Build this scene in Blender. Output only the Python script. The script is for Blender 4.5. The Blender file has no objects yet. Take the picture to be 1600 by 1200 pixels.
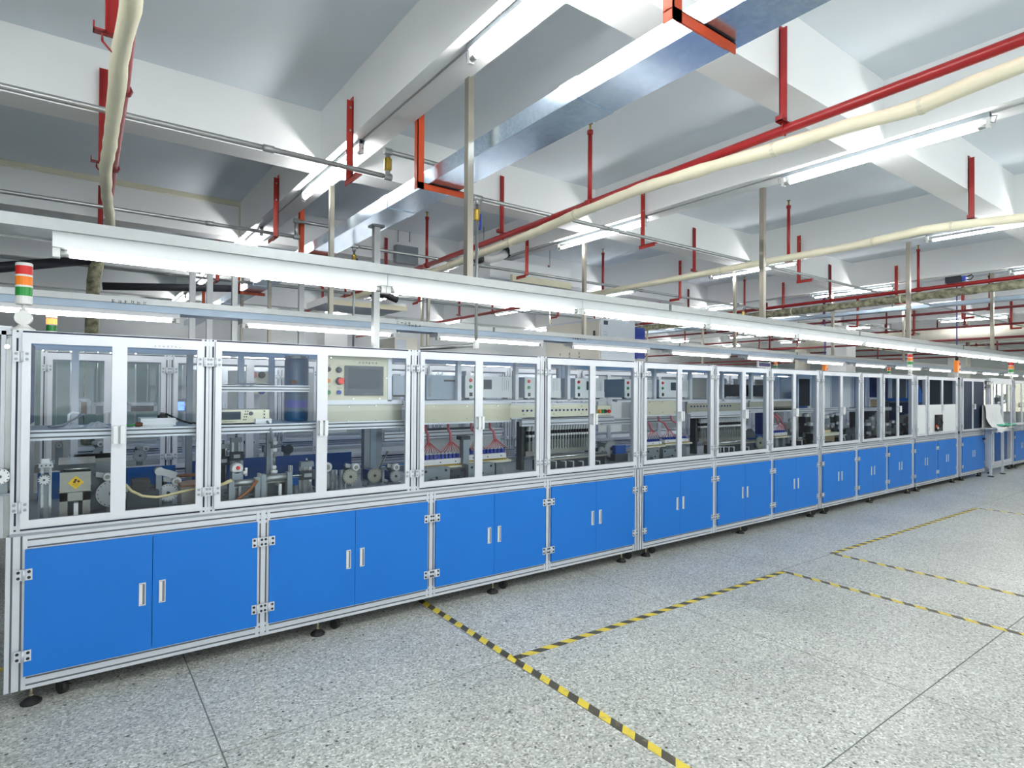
import bpy, bmesh, math, random
from mathutils import Vector, Matrix
random.seed(7)
SC = bpy.context.scene
COL = SC.collection
PI = math.pi

# ---------------------------------------------------------------- camera
FPX, YAW, PIT, ROL = 924.13, 0.63384792, 0.01000751, 0.00682469
CAM = Vector((0.0, 0.0, 1.6))
def _axes():
    cy, sy, cp, sp, cr, sr = (math.cos(YAW), math.sin(YAW), math.cos(PIT), math.sin(PIT), math.cos(ROL), math.sin(ROL))
    r0 = Vector((cy, -sy, 0)); f0 = Vector((sy, cy, 0)); u = Vector((0, 0, 1))
    f = cp*f0 + sp*u; u2 = -sp*f0 + cp*u
    return cr*r0 + sr*u2, -sr*r0 + cr*u2, f
RGT, UPV, FWD = _axes()
cd = bpy.data.cameras.new('camera'); cam = bpy.data.objects.new('camera', cd); COL.objects.link(cam)
cd.sensor_width = 36.0; cd.lens = FPX/1600*36; cd.clip_end = 200; cd.clip_start = .05
m = Matrix.Identity(4)
for i in range(3):
    m[i][0] = RGT[i]; m[i][1] = UPV[i]; m[i][2] = -FWD[i]; m[i][3] = CAM[i]
cam.matrix_world = m
SC.camera = cam
def P(x, y, Y):
    """measure the photograph: the point of the vertical plane at depth Y that stands at this pixel -> (X, Z)"""
    d = RGT*((x-800)/FPX) - UPV*((y-600)/FPX) + FWD
    t = Y/d.y
    return CAM.x + t*d.x, CAM.z + t*d.z
def PX(x, y, X):
    d = RGT*((x-800)/FPX) - UPV*((y-600)/FPX) + FWD
    t = X/d.x
    return t*d.y, CAM.z + t*d.z

# ---------------------------------------------------------------- world, exposure
W = bpy.data.worlds.new('world'); SC.world = W; W.use_nodes = True
W.node_tree.nodes['Background'].inputs[0].default_value = (.85, .93, 1, 1)
W.node_tree.nodes['Background'].inputs[1].default_value = 0.6
SC.view_settings.view_transform = 'Standard'
SC.view_settings.look = 'None'
SC.view_settings.exposure = 0.76
SC.view_settings.gamma = 1.0
SC.view_settings.use_curve_mapping = False
SC.cycles.use_denoising = True
SC.cycles.max_bounces = 8
SC.cycles.diffuse_bounces = 6
SC.cycles.glossy_bounces = 4
SC.cycles.transparent_max_bounces = 24
SC.cycles.caustics_reflective = False
SC.cycles.caustics_refractive = False
SC.cycles.sample_clamp_indirect = 6.0
TUBE_E = 16.0
CEIL_E = 43.0
LAMP_E = 210.0

# ---------------------------------------------------------------- materials
MATS = {}
def mat(name, col, rough=.5, metal=0., emit=0., spec=.5, noise=None, bump=0.):
    """noise = (scale, amount): gentle mottling of the colour"""
    m = bpy.data.materials.new(name); m.use_nodes = True
    nt = m.node_tree; b = nt.nodes['Principled BSDF']
    c = (*col, 1)
    b.inputs['Base Color'].default_value = c
    b.inputs['Roughness'].default_value = rough
    b.inputs['Metallic'].default_value = metal
    b.inputs['Specular IOR Level'].default_value = spec
    if emit:
        b.inputs['Emission Color'].default_value = c
        b.inputs['Emission Strength'].default_value = emit
    if noise:
        tc = nt.nodes.new('ShaderNodeTexCoord')
        n = nt.nodes.new('ShaderNodeTexNoise'); n.inputs['Scale'].default_value = noise[0]; n.inputs['Detail'].default_value = 4
        nt.links.new(tc.outputs['Object'], n.inputs['Vector'])
        r = nt.nodes.new('ShaderNodeMapRange')
        r.inputs['From Min'].default_value = .3; r.inputs['From Max'].default_value = .7
        r.inputs['To Min'].default_value = 1-noise[1]; r.inputs['To Max'].default_value = 1+noise[1]*.6
        nt.links.new(n.outputs['Fac'], r.inputs['Value'])
        mx = nt.nodes.new('ShaderNodeVectorMath'); mx.operation = 'SCALE'
        mx.inputs[0].default_value = col
        nt.links.new(r.outputs[0], mx.inputs['Scale'])
        nt.links.new(mx.outputs[0], b.inputs['Base Color'])
        if bump:
            bp = nt.nodes.new('ShaderNodeBump'); bp.inputs['Strength'].default_value = bump; bp.inputs['Distance'].default_value = .01
            nt.links.new(n.outputs['Fac'], bp.inputs['Height']); nt.links.new(bp.outputs[0], b.inputs['Normal'])
    MATS[name] = m
    return m
def s2l(r, g, b):
    f = lambda v: ((v/255+.055)/1.055)**2.4 if v > 10 else v/255/12.92
    return (f(r), f(g), f(b))
mat('alu', s2l(206, 211, 217), .38, .25, noise=(9, .03))
mat('alu_door', s2l(214, 218, 224), .42, .2, noise=(7, .02))
mat('slot_navy', (.008, .010, .05), .45)
mat('slot_grey', (.16, .175, .19), .6)
mat('slot_seam', s2l(150, 157, 163), .5, .3)
mat('blue_paint', s2l(30, 113, 199), .4, spec=.25, noise=(3, .03))
mat('blue_dark', s2l(22, 78, 150), .45)
mat('blue_deep', s2l(16, 44, 110), .4, noise=(6, .1))
mat('teal_barrel', s2l(20, 84, 128), .3, noise=(4, .08))
mat('zinc', s2l(168, 172, 172), .35, .7, noise=(14, .06))
mat('channel_grey', s2l(150, 168, 184), .4, .5, noise=(10, .05))
mat('pole_metal', s2l(158, 155, 144), .3, .7, noise=(4, .08))
mat('steel', s2l(150, 150, 142), .32, .6, noise=(8, .06))
mat('stainless', s2l(176, 175, 160), .33, .55, noise=(5, .05))
mat('steel_dark', s2l(92, 98, 102), .4, .6, noise=(12, .1))
mat('grey_metal', s2l(136, 146, 152), .42, .4, noise=(9, .06))
mat('gunmetal', s2l(62, 68, 74), .45, .4, noise=(9, .1))
mat('chrome', s2l(205, 208, 208), .15, .9)
mat('black', (.012, .012, .014), .5)
mat('black_gloss', (.02, .022, .028), .12)
mat('rubber', (.018, .018, .018), .7)
mat('white_plastic', s2l(222, 224, 222), .4)
mat('white_paint', s2l(226, 230, 232), .5, noise=(6, .015))
mat('cream', s2l(222, 220, 196), .5, noise=(8, .04))
mat('beige_panel', s2l(196, 194, 172), .42, .15, noise=(5, .05))
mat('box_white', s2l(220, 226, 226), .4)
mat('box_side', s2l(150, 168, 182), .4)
mat('screen', s2l(50, 62, 74), .25)
mat('screen_grey', s2l(50, 64, 76), .35, spec=.3)
mat('monitor', s2l(14, 20, 36), .25)
mat('red_btn', s2l(210, 40, 36), .35)
mat('green_btn', s2l(30, 140, 80), .35)
mat('blue_btn', s2l(30, 60, 170), .35)
mat('amber_btn', s2l(220, 140, 40), .35)
mat('fitting_blue', s2l(42, 62, 150), .4)
mat('wire_red', s2l(214, 116, 128), .45)
mat('wire_red2', s2l(176, 54, 40), .45)
mat('hose_cream', s2l(214, 200, 150), .5, noise=(40, .12))
mat('hose_grey', s2l(120, 130, 140), .5)
mat('belt_brown', s2l(130, 84, 52), .5)
mat('red_pipe', s2l(150, 24, 26), .38, noise=(6, .08))
mat('red_bracket', s2l(176, 38, 24), .45, noise=(10, .06))
mat('dark_red', s2l(112, 26, 32), .45, noise=(8, .08))
mat('orange_bracket', s2l(206, 78, 36), .42, noise=(7, .08))
mat('lagging', s2l(238, 233, 206), .7, noise=(5, .08), bump=.5)
mat('lagging_dirty', s2l(150, 148, 122), .8, noise=(16, .75), bump=.6)
mat('lagging_black', (.02, .022, .03), .6)
mat('yellow_label', s2l(236, 196, 36), .5)
mat('label_brown', s2l(92, 48, 14), .6)
mat('lens_red', s2l(214, 34, 30), .3)
mat('lens_orange', s2l(244, 134, 28), .3)
mat('lens_green', s2l(30, 140, 56), .3)
mat('lens_lit', (1.0, .42, .25), .3, emit=5)
mat('lens_glow', (1.0, .25, .06), .3, emit=1.6)
mat('lens_off', s2l(226, 226, 222), .3)
mat('tray_green', s2l(92, 190, 160), .4)
mat('cloth_white', s2l(228, 230, 230), .8)
mat('brass', s2l(170, 142, 60), .3, .7)
mat('rod_metal', s2l(150, 144, 122), .4, .6)
mat('valve_blue', s2l(26, 60, 160), .4)
mat('hose_blue', s2l(50, 54, 150), .45)
mat('sign_navy', s2l(50, 54, 110), .5)
mat('ink', s2l(60, 64, 70), .7)
mat('ink_grey', s2l(150, 150, 150), .7)
mat('ceiling_paint', s2l(218, 227, 234), .85, noise=(.8, .02))
mat('beam_paint', s2l(238, 240, 240), .8, noise=(.9, .02))
mat('wall_paint', s2l(186, 190, 192), .85, noise=(1.2, .03))
mat('wall_grey', s2l(196, 202, 208), .8, noise=(1, .05))
mat('duct_white', s2l(204, 201, 188), .6, noise=(3, .05))
mat('cabinet_beige', s2l(234, 231, 218), .4, noise=(3, .02))
mat('cabinet_front', s2l(212, 222, 230), .4, noise=(3, .02))
mat('tube_line', (1.0, .985, .97), .4, emit=TUBE_E)
mat('tube_ceiling', (1.0, .985, .97), .4, emit=CEIL_E)
mat('tube_bright', (1.0, .985, .97), .4, emit=CEIL_E*2.4)
mat('window_light', (1.0, .98, .74), .5, emit=2.2)
mat('display_blue', (.12, .25, 1.0), .3, emit=1.6)
mat('grout', s2l(116, 120, 118), .8)
mat('cardboard', s2l(150, 132, 104), .8)
mat('tissue', s2l(190, 196, 198), .4)
mat('pvc_curtain', s2l(150, 180, 176), .3, noise=(6, .15))

def glass(name, tint, f0=.05, gain=.75):
    m = bpy.data.materials.new(name); m.use_nodes = True; nt = m.node_tree; nt.nodes.clear()
    o = nt.nodes.new('ShaderNodeOutputMaterial'); mx = nt.nodes.new('ShaderNodeMixShader')
    t = nt.nodes.new('ShaderNodeBsdfTransparent'); t.inputs[0].default_value = (*tint, 1)
    g = nt.nodes.new('ShaderNodeBsdfGlossy'); g.inputs['Roughness'].default_value = .02
    lw = nt.nodes.new('ShaderNodeLayerWeight'); lw.inputs['Blend'].default_value = .5
    p = nt.nodes.new('ShaderNodeMath'); p.operation = 'POWER'; p.inputs[1].default_value = 5
    ma = nt.nodes.new('ShaderNodeMath'); ma.operation = 'MULTIPLY_ADD'; ma.inputs[1].default_value = gain; ma.inputs[2].default_value = f0
    nt.links.new(lw.outputs['Facing'], p.inputs[0]); nt.links.new(p.outputs[0], ma.inputs[0])
    nt.links.new(ma.outputs[0], mx.inputs[0]); nt.links.new(t.outputs[0], mx.inputs[1]); nt.links.new(g.outputs[0], mx.inputs[2])
    nt.links.new(mx.outputs[0], o.inputs[0]); MATS[name] = m
glass('glass', (.95, .968, .98), .016, .35)
glass('acrylic_roof', (.30, .42, .56), .05, .5)
mat('dark_panel', s2l(50, 60, 78), .6, spec=.15)
glass('acrylic_dark', (.05, .06, .08), .05, .4)

def galv():
    m = bpy.data.materials.new('galvanised'); m.use_nodes = True; nt = m.node_tree; b = nt.nodes['Principled BSDF']
    b.inputs['Metallic'].default_value = .9; b.inputs['Roughness'].default_value = .22
    tc = nt.nodes.new('ShaderNodeTexCoord')
    v = nt.nodes.new('ShaderNodeTexVoronoi'); v.inputs['Scale'].default_value = 60
    n = nt.nodes.new('ShaderNodeTexNoise'); n.inputs['Scale'].default_value = 2.5; n.inputs['Detail'].default_value = 5
    r = nt.nodes.new('ShaderNodeValToRGB')
    r.color_ramp.elements[0].color = (.36, .48, .62, 1); r.color_ramp.elements[1].color = (.66, .77, .88, 1)
    a = nt.nodes.new('ShaderNodeMix'); a.data_type = 'FLOAT'; a.inputs[0].default_value = .35
    nt.links.new(tc.outputs['Object'], v.inputs['Vector']); nt.links.new(tc.outputs['Object'], n.inputs['Vector'])
    sp = nt.nodes.new('ShaderNodeSeparateColor'); nt.links.new(v.outputs['Color'], sp.inputs[0])
    nt.links.new(n.outputs['Fac'], a.inputs[2]); nt.links.new(sp.outputs[0], a.inputs[3])
    nt.links.new(a.outputs[0], r.inputs[0]); nt.links.new(r.outputs[0], b.inputs['Base Color'])
    MATS['galvanised'] = m
galv()
def terrazzo():
    m = bpy.data.materials.new('terrazzo'); m.use_nodes = True; nt = m.node_tree; b = nt.nodes['Principled BSDF']
    b.inputs['Roughness'].default_value = .3
    b.inputs['Specular IOR Level'].default_value = .35
    g = nt.nodes.new('ShaderNodeNewGeometry')
    def vor(scale, seedshift):
        mp = nt.nodes.new('ShaderNodeMapping'); mp.inputs['Location'].default_value = (seedshift, seedshift*.7, .37)
        nt.links.new(g.outputs['Position'], mp.inputs['Vector'])
        v = nt.nodes.new('ShaderNodeTexVoronoi'); v.inputs['Scale'].default_value = scale
        nt.links.new(mp.outputs[0], v.inputs['Vector']); return v
    v1 = vor(105, 0); s1 = nt.nodes.new('ShaderNodeSeparateColor'); nt.links.new(v1.outputs['Color'], s1.inputs[0])
    r1 = nt.nodes.new('ShaderNodeValToRGB'); r1.color_ramp.interpolation = 'LINEAR'
    e = r1.color_ramp.elements
    e[0].position = 0; e[0].color = (*s2l(126, 128, 122), 1)
    e[1].position = 1; e[1].color = (*s2l(228, 231, 224), 1)
    for pos, c in ((.2, (166, 169, 162)), (.6, (188, 191, 184)), (.85, (206, 209, 202))):
        x = e.new(pos); x.color = (*s2l(*c), 1)
    nt.links.new(s1.outputs[0], r1.inputs[0])
    # sparse dark stone chips
    v2 = vor(20, 3.1); s2 = nt.nodes.new('ShaderNodeSeparateColor'); nt.links.new(v2.outputs['Color'], s2.inputs[0])
    lt = nt.nodes.new('ShaderNodeMath'); lt.operation = 'LESS_THAN'; lt.inputs[1].default_value = .22
    nt.links.new(s2.outputs[1], lt.inputs[0])
    sz = nt.nodes.new('ShaderNodeMath'); sz.operation = 'MULTIPLY'; sz.inputs[1].default_value = .36; nt.links.new(s2.outputs[2], sz.inputs[0])
    ld = nt.nodes.new('ShaderNodeMath'); ld.operation = 'LESS_THAN'; nt.links.new(v2.outputs['Distance'], ld.inputs[0]); nt.links.new(sz.outputs[0], ld.inputs[1])
    mu = nt.nodes.new('ShaderNodeMath'); mu.operation = 'MULTIPLY'; nt.links.new(lt.outputs[0], mu.inputs[0]); nt.links.new(ld.outputs[0], mu.inputs[1])
    mx = nt.nodes.new('ShaderNodeMix'); mx.data_type = 'RGBA'; mx.inputs[7].default_value = (*s2l(74, 72, 66), 1)
    nt.links.new(mu.outputs[0], mx.inputs[0]); nt.links.new(r1.outputs[0], mx.inputs[6])
    # broad mottling and wear
    n = nt.nodes.new('ShaderNodeTexNoise'); n.inputs['Scale'].default_value = 1.3; n.inputs['Detail'].default_value = 5
    nt.links.new(g.outputs['Position'], n.inputs['Vector'])
    mr = nt.nodes.new('ShaderNodeMapRange'); mr.inputs['From Min'].default_value = .3; mr.inputs['From Max'].default_value = .7
    mr.inputs['To Min'].default_value = .88; mr.inputs['To Max'].default_value = 1.06
    nt.links.new(n.outputs['Fac'], mr.inputs['Value'])
    vm = nt.nodes.new('ShaderNodeVectorMath'); vm.operation = 'SCALE'
    nt.links.new(mx.outputs[2], vm.inputs[0]); nt.links.new(mr.outputs[0], vm.inputs['Scale'])
    nt.links.new(vm.outputs[0], b.inputs['Base Color'])
    MATS['terrazzo'] = m
terrazzo()
def hazard():
    m = bpy.data.materials.new('hazard_tape'); m.use_nodes = True; nt = m.node_tree; b = nt.nodes['Principled BSDF']
    b.inputs['Roughness'].default_value = .5
    tc = nt.nodes.new('ShaderNodeTexCoord'); sx = nt.nodes.new('ShaderNodeSeparateXYZ'); nt.links.new(tc.outputs['Object'], sx.inputs[0])
    ad = nt.nodes.new('ShaderNodeMath'); ad.operation = 'MULTIPLY_ADD'; ad.inputs[1].default_value = .8
    nt.links.new(sx.outputs['Y'], ad.inputs[0]); nt.links.new(sx.outputs['X'], ad.inputs[2])
    di = nt.nodes.new('ShaderNodeMath'); di.operation = 'DIVIDE'; di.inputs[1].default_value = .155; nt.links.new(ad.outputs[0], di.inputs[0])
    fr = nt.nodes.new('ShaderNodeMath'); fr.operation = 'FRACT'; nt.links.new(di.outputs[0], fr.inputs[0])
    gt = nt.nodes.new('ShaderNodeMath'); gt.operation = 'GREATER_THAN'; gt.inputs[1].default_value = .5; nt.links.new(fr.outputs[0], gt.inputs[0])
    mx = nt.nodes.new('ShaderNodeMix'); mx.data_type = 'RGBA'
    mx.inputs[6].default_value = (*s2l(70, 66, 52), 1); mx.inputs[7].default_value = (*s2l(222, 200, 62), 1)
    nt.links.new(gt.outputs[0], mx.inputs[0])
    n = nt.nodes.new('ShaderNodeTexNoise'); n.inputs['Scale'].default_value = 26; n.inputs['Detail'].default_value = 6
    nt.links.new(tc.outputs['Object'], n.inputs['Vector'])
    r = nt.nodes.new('ShaderNodeValToRGB'); r.color_ramp.elements[0].position = .55; r.color_ramp.elements[1].position = .75
    r.color_ramp.elements[0].color = (0, 0, 0, 1); r.color_ramp.elements[1].color = (.6, .6, .6, 1)
    nt.links.new(n.outputs['Fac'], r.inputs[0])
    m2 = nt.nodes.new('ShaderNodeMix'); m2.data_type = 'RGBA'; m2.inputs[7].default_value = (*s2l(140, 132, 104), 1)
    nt.links.new(r.outputs[0], m2.inputs[0]); nt.links.new(mx.outputs[2], m2.inputs[6])
    nt.links.new(m2.outputs[2], b.inputs['Base Color']); MATS['hazard_tape'] = m
hazard()

# ---------------------------------------------------------------- mesh builder
class MB:
    def __init__(s): s.v = []; s.f = []; s.m = []; s.names = []; s.sm = []
    def mi(s, n):
        if n not in s.names: s.names.append(n)
        return s.names.index(n)
    def box(s, x0, x1, y0, y1, z0, z1, mt):
        if x0 > x1: x0, x1 = x1, x0
        if y0 > y1: y0, y1 = y1, y0
        if z0 > z1: z0, z1 = z1, z0
        b = len(s.v); k = s.mi(mt)
        s.v += [(x0,y0,z0),(x1,y0,z0),(x1,y1,z0),(x0,y1,z0),(x0,y0,z1),(x1,y0,z1),(x1,y1,z1),(x0,y1,z1)]
        for q in ((0,3,2,1),(4,5,6,7),(0,1,5,4),(1,2,6,5),(2,3,7,6),(3,0,4,7)):
            s.f.append(tuple(b+i for i in q)); s.m.append(k); s.sm.append(False)
        return s
    def bar(s, p0, p1, w, h, mt, up=(0, 0, 1)):
        p0 = Vector(p0); p1 = Vector(p1); d = (p1-p0).normalized(); up = Vector(up)
        if abs(d.dot(up)) > .98: up = Vector((0, 1, 0))
        a = d.cross(up).normalized()*(w/2); c = a.cross(d).normalized()*(h/2); b = len(s.v); k = s.mi(mt)
        for p in (p0, p1): s.v += [tuple(p-a-c), tuple(p+a-c), tuple(p+a+c), tuple(p-a+c)]
        for q in ((3,2,1,0),(4,5,6,7),(0,1,5,4),(1,2,6,5),(2,3,7,6),(3,0,4,7)):
            s.f.append(tuple(b+i for i in q)); s.m.append(k); s.sm.append(False)
        return s
    def prism(s, poly, p0, axis_u, axis_v, axis_w, length, mts):
        """poly of (u, v) extruded along w; mts = one material or one per side edge"""
        p0 = Vector(p0); U = Vector(axis_u); V = Vector(axis_v); Wv = Vector(axis_w); n = len(poly); b = len(s.v)
        for t in (0, length):
            for (a, c) in poly: s.v.append(tuple(p0+U*a+V*c+Wv*t))
        one = isinstance(mts, str)
        for i in range(n):
            j = (i+1) % n
            s.f.append((b+i, b+j, b+n+j, b+n+i)); s.m.append(s.mi(mts if one else mts[i])); s.sm.append(False)
        k = s.mi(mts if one else mts[0])
        s.f.append(tuple(b+i for i in reversed(range(n)))); s.m.append(k); s.sm.append(False)
        s.f.append(tuple(b+n+i for i in range(n))); s.m.append(k); s.sm.append(False)
        return s
    def tube(s, path, r, mt, n=8, cap=True):
        path = [Vector(p) for p in path]; k = s.mi(mt); b = len(s.v); ref = None; N = len(path)
        for i, p in enumerate(path):
            d = (path[min(i+1, N-1)]-path[max(i-1, 0)]).normalized()
            if ref is None:
                ref = d.orthogonal().normalized()
            ref = (ref-d*ref.dot(d)).normalized(); bi = d.cross(ref)
            rr = r[i] if isinstance(r, (list, tuple)) else r
            for j in range(n):
                a = 2*PI*j/n
                s.v.append(tuple(p+(ref*math.cos(a)+bi*math.sin(a))*rr))
        for i in range(N-1):
            for j in range(n):
                j2 = (j+1) % n
                s.f.append((b+i*n+j, b+i*n+j2, b+(i+1)*n+j2, b+(i+1)*n+j)); s.m.append(k); s.sm.append(True)
        if cap:
            s.f.append(tuple(b+j for j in reversed(range(n)))); s.m.append(k); s.sm.append(False)
            s.f.append(tuple(b+(N-1)*n+j for j in range(n))); s.m.append(k); s.sm.append(False)
        return s
    def cyl(s, p0, p1, r, mt, n=12): return s.tube([p0, p1], r, mt, n)
    def lathe(s, c, axis, prof, mt, n=20):
        """prof: list of (radius, offset along axis)"""
        ax = Vector(axis).normalized(); c = Vector(c)
        return s.tube_rings([(c+ax*o, r) for r, o in prof], ax, mt, n)
    def tube_rings(s, rings, ax, mt, n):
        ref = ax.orthogonal().normalized(); bi = ax.cross(ref); k = s.mi(mt); b = len(s.v)
        for p, r in rings:
            for j in range(n):
                a = 2*PI*j/n; s.v.append(tuple(p+(ref*math.cos(a)+bi*math.sin(a))*r))
        for i in range(len(rings)-1):
            for j in range(n):
                j2 = (j+1) % n
                s.f.append((b+i*n+j, b+i*n+j2, b+(i+1)*n+j2, b+(i+1)*n+j)); s.m.append(k); s.sm.append(False)
        s.f.append(tuple(b+j for j in reversed(range(n)))); s.m.append(k); s.sm.append(False)
        s.f.append(tuple(b+(len(rings)-1)*n+j for j in range(n))); s.m.append(k); s.sm.append(False)
        return s
    def quad(s, a, b_, c, d, mt):
        b = len(s.v); s.v += [tuple(a), tuple(b_), tuple(c), tuple(d)]
        s.f.append((b, b+1, b+2, b+3)); s.m.append(s.mi(mt)); s.sm.append(False); return s
    def mesh(s, name, off=(0, 0, 0)):
        me = bpy.data.meshes.new(name)
        me.from_pydata([(x-off[0], y-off[1], z-off[2]) for x, y, z in s.v], [], s.f)
        for n in s.names: me.materials.append(MATS[n])
        me.polygons.foreach_set('material_index', s.m); me.polygons.foreach_set('use_smooth', s.sm)
        me.update()
        bm = bmesh.new(); bm.from_mesh(me); bmesh.ops.recalc_face_normals(bm, faces=bm.faces); bm.to_mesh(me); bm.free()
        return me
BASE = {}
def part(name, mb, parent, kind=None):
    """a part built in world coordinates under its thing (or under a part of it)"""
    off = BASE[parent.name]
    o = bpy.data.objects.new(name, mb.mesh(name, off)); COL.objects.link(o); o.parent = parent; BASE[o.name] = off
    if name in ('lettering', 'screws', 'bolts'): kind = 'stuff'      # far too small to pick apart singly
    if kind: o['kind'] = kind
    return o
def inst(name, me, parent, loc, rot=None):
    """a part that shares its mesh with its alike"""
    off = BASE[parent.name]
    o = bpy.data.objects.new(name, me); COL.objects.link(o); o.parent = parent
    o.location = (loc[0]-off[0], loc[1]-off[1], loc[2]-off[2])
    if rot: o.rotation_euler = rot
    BASE[o.name] = off
    return o
def tag(o, label=None, cat=None, group=None, kind=None):
    if label: o['label'] = label
    if cat: o['category'] = cat
    if group: o['group'] = group
    if kind: o['kind'] = kind
    return o
def thing(name, label, cat, loc, group=None):
    o = bpy.data.objects.new(name, None); COL.objects.link(o); o.location = loc; o.empty_display_size = .1
    BASE[o.name] = tuple(loc)
    return tag(o, label, cat, group)
def solo(name, mb, label, cat, loc, group=None):
    o = bpy.data.objects.new(name, mb.mesh(name, loc)); COL.objects.link(o); o.location = loc; BASE[o.name] = tuple(loc)
    return tag(o, label, cat, group)
def struct(name, mb, loc=(0, 0, 0)):
    o = bpy.data.objects.new(name, mb.mesh(name, loc)); COL.objects.link(o); o.location = loc; BASE[o.name] = tuple(loc)
    o['kind'] = 'structure'; return o
KIDS = {}
def dup(root, offset, label, group=None):
    def rec(o, parent):
        c = o.copy(); COL.objects.link(c)
        if parent: c.parent = parent
        for ch in KIDS[o.name]: rec(ch, c)
        return c
    def scan(o):
        KIDS[o.name] = [c for c in o.children]
        for c in KIDS[o.name]: scan(c)
    scan(root)
    r = rec(root, None); r.location = Vector(root.location)+Vector(offset); r['label'] = label
    if group: r['group'] = group
    return r
ORD = 'first second third fourth fifth sixth seventh eighth ninth tenth eleventh twelfth thirteenth fourteenth fifteenth sixteenth seventeenth eighteenth nineteenth twentieth'.split()

def marks(mb, x, y, z, n, h, mt, pitch=None, axis='x', face=-1):
    """n small printed characters, each of a few strokes, flat on a face that looks along -Y (axis x) or -X (axis y)"""
    pitch = pitch or h*1.25
    rnd = random.Random(int(x*997+z*131)+n)
    for i in range(n):
        cx = x+i*pitch
        for k in range(4):
            if rnd.random() < .5:
                a0, a1 = cx+rnd.uniform(0, .2)*h, cx+rnd.uniform(.6, .9)*h; zz = z+rnd.uniform(.05, .95)*h; b0, b1 = zz-.05*h, zz+.05*h
            else:
                aa = cx+rnd.uniform(.1, .8)*h; a0, a1 = aa-.05*h, aa+.05*h; b0, b1 = z+rnd.uniform(0, .2)*h, z+rnd.uniform(.7, 1)*h
            if axis == 'x': mb.box(a0, a1, y-.0012, y, b0, b1, mt)
            else: mb.box(x-.0012, x, y+(a0-x), y+(a1-x), b0, b1, mt)

# ---------------------------------------------------------------- room
HS, HB = 3.68, 3.28
X0, X1, Y0, Y1 = -7.5, 27.0, -5.5, 15.6
fl = struct('floor', MB().box(X0, X1, Y0, Y1, -.20, -.0025, 'grout'))
PX_, PY_ = 1.545, 1.6
pan = MB().box(0, PX_-.007, 0, PY_-.007, -.02, 0, 'terrazzo').mesh('floor_panel')
ix = 0
for i in range(-5, 17):
    for j in range(-4, 9):
        x, y = .53+PX_*i+.0035, 1.25+PY_*j+.0035
        if x < X0 or x+PX_ > X1 or y < Y0 or y+PY_ > Y1: continue
        inst('floor_panel', pan, fl, (x, y, 0))
ce = struct('ceiling', MB().box(X0, X1, Y0, Y1, HS, HS+.15, 'ceiling_paint'))
XB = [1.70+2.72*k for k in range(-2, 6)]
YB = [1.45+2.86*k for k in range(-3, 9)]
for y in XB:
    part('beam', MB().box(X0, X1, y, y+.22, HB, HS+.01, 'beam_paint'), ce)
for x in YB:
    part('beam', MB().box(x, x+.24, Y0, Y1, HB+.003, HS+.01, 'beam_paint'), ce)
struct('wall_back', MB().box(X0, X1, Y1, Y1+.2, 0, HS, 'wall_paint'))
struct('wall_front', MB().box(X0, X1, Y0-.2, Y0, 0, HS, 'wall_paint'))
struct('wall_left', MB().box(X0-.2, X0, Y0, Y1, 0, HS, 'wall_paint'))
# right wall with window openings
WINS = [(4.2, 6.0), (6.6, 8.4), (9.0, 10.8), (1.0, 3.0)]
mb = MB(); ys = sorted(WINS); y = Y0
for a, b in ys:
    mb.box(X1, X1+.2, y, a, 0, HS, 'wall_grey'); mb.box(X1, X1+.2, a, b, 0, .9, 'wall_grey'); mb.box(X1, X1+.2, a, b, 2.0, HS, 'wall_grey'); y = b
mb.box(X1, X1+.2, y, Y1, 0, HS, 'wall_grey')
struct('wall_right', mb)
for k, (a, b) in enumerate(ys):
    f = MB()
    f.box(X1+.02, X1+.08, a, a+.05, .9, 2.0, 'alu'); f.box(X1+.02, X1+.08, b-.05, b, .9, 2.0, 'alu'); f.box(X1+.02, X1+.08, a, b, .9, .95, 'alu'); f.box(X1+.02, X1+.08, a, b, 1.95, 2.0, 'alu')
    f.box(X1+.02, X1+.08, (a+b)/2-.03, (a+b)/2+.03, .95, 1.95, 'alu')
    w = struct('window_%d' % (k+1), f)
    part('pane', MB().box(X1+.09, X1+.1, a, b, .9, 2.0, 'window_light'), w)
# columns under beam crossings
for k, (x, y) in enumerate(((15.75, 7.14), (4.31, 12.6), (24.3, 7.14), (12.9, 12.6))):
    c = MB().box(x-.08, x+.42, y-.1, y+.4, 0, HB+.01, 'beam_paint')
    struct('trim_%d' % (k+1), c)

# ---------------------------------------------------------------- profiles
def profile(p0, along, width_axis, length, w, d, slots, slotmat, body='alu'):
    """aluminium extrusion: front face looks along -Y, grooves cut into it. slots = groove centres across the width."""
    mb = MB(); g, dep = .0085, .007; poly = [(0, d), (0, 0)]; ms = [body, body]
    for c in slots:
        poly += [(c-g/2, 0), (c-g/2, dep), (c+g/2, dep), (c+g/2, 0)]; ms[-1] = body; ms += [slotmat, slotmat, slotmat, body]
    poly += [(w, 0), (w, d)]; ms += [body, body]
    mb.prism(poly, p0, width_axis, (0, 1, 0), along, length, ms)
    return mb
def vpost(x0, x1, Y, z0, z1, slots, sm, d=.04): return profile((x0, Y, z0), (0, 0, 1), (1, 0, 0), z1-z0, x1-x0, d, slots, sm)
def hrail(x0, x1, Y, z0, z1, slots, sm, d=.04): return profile((x0, Y, z0), (1, 0, 0), (0, 0, 1), x1-x0, z1-z0, d, slots, sm)

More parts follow.
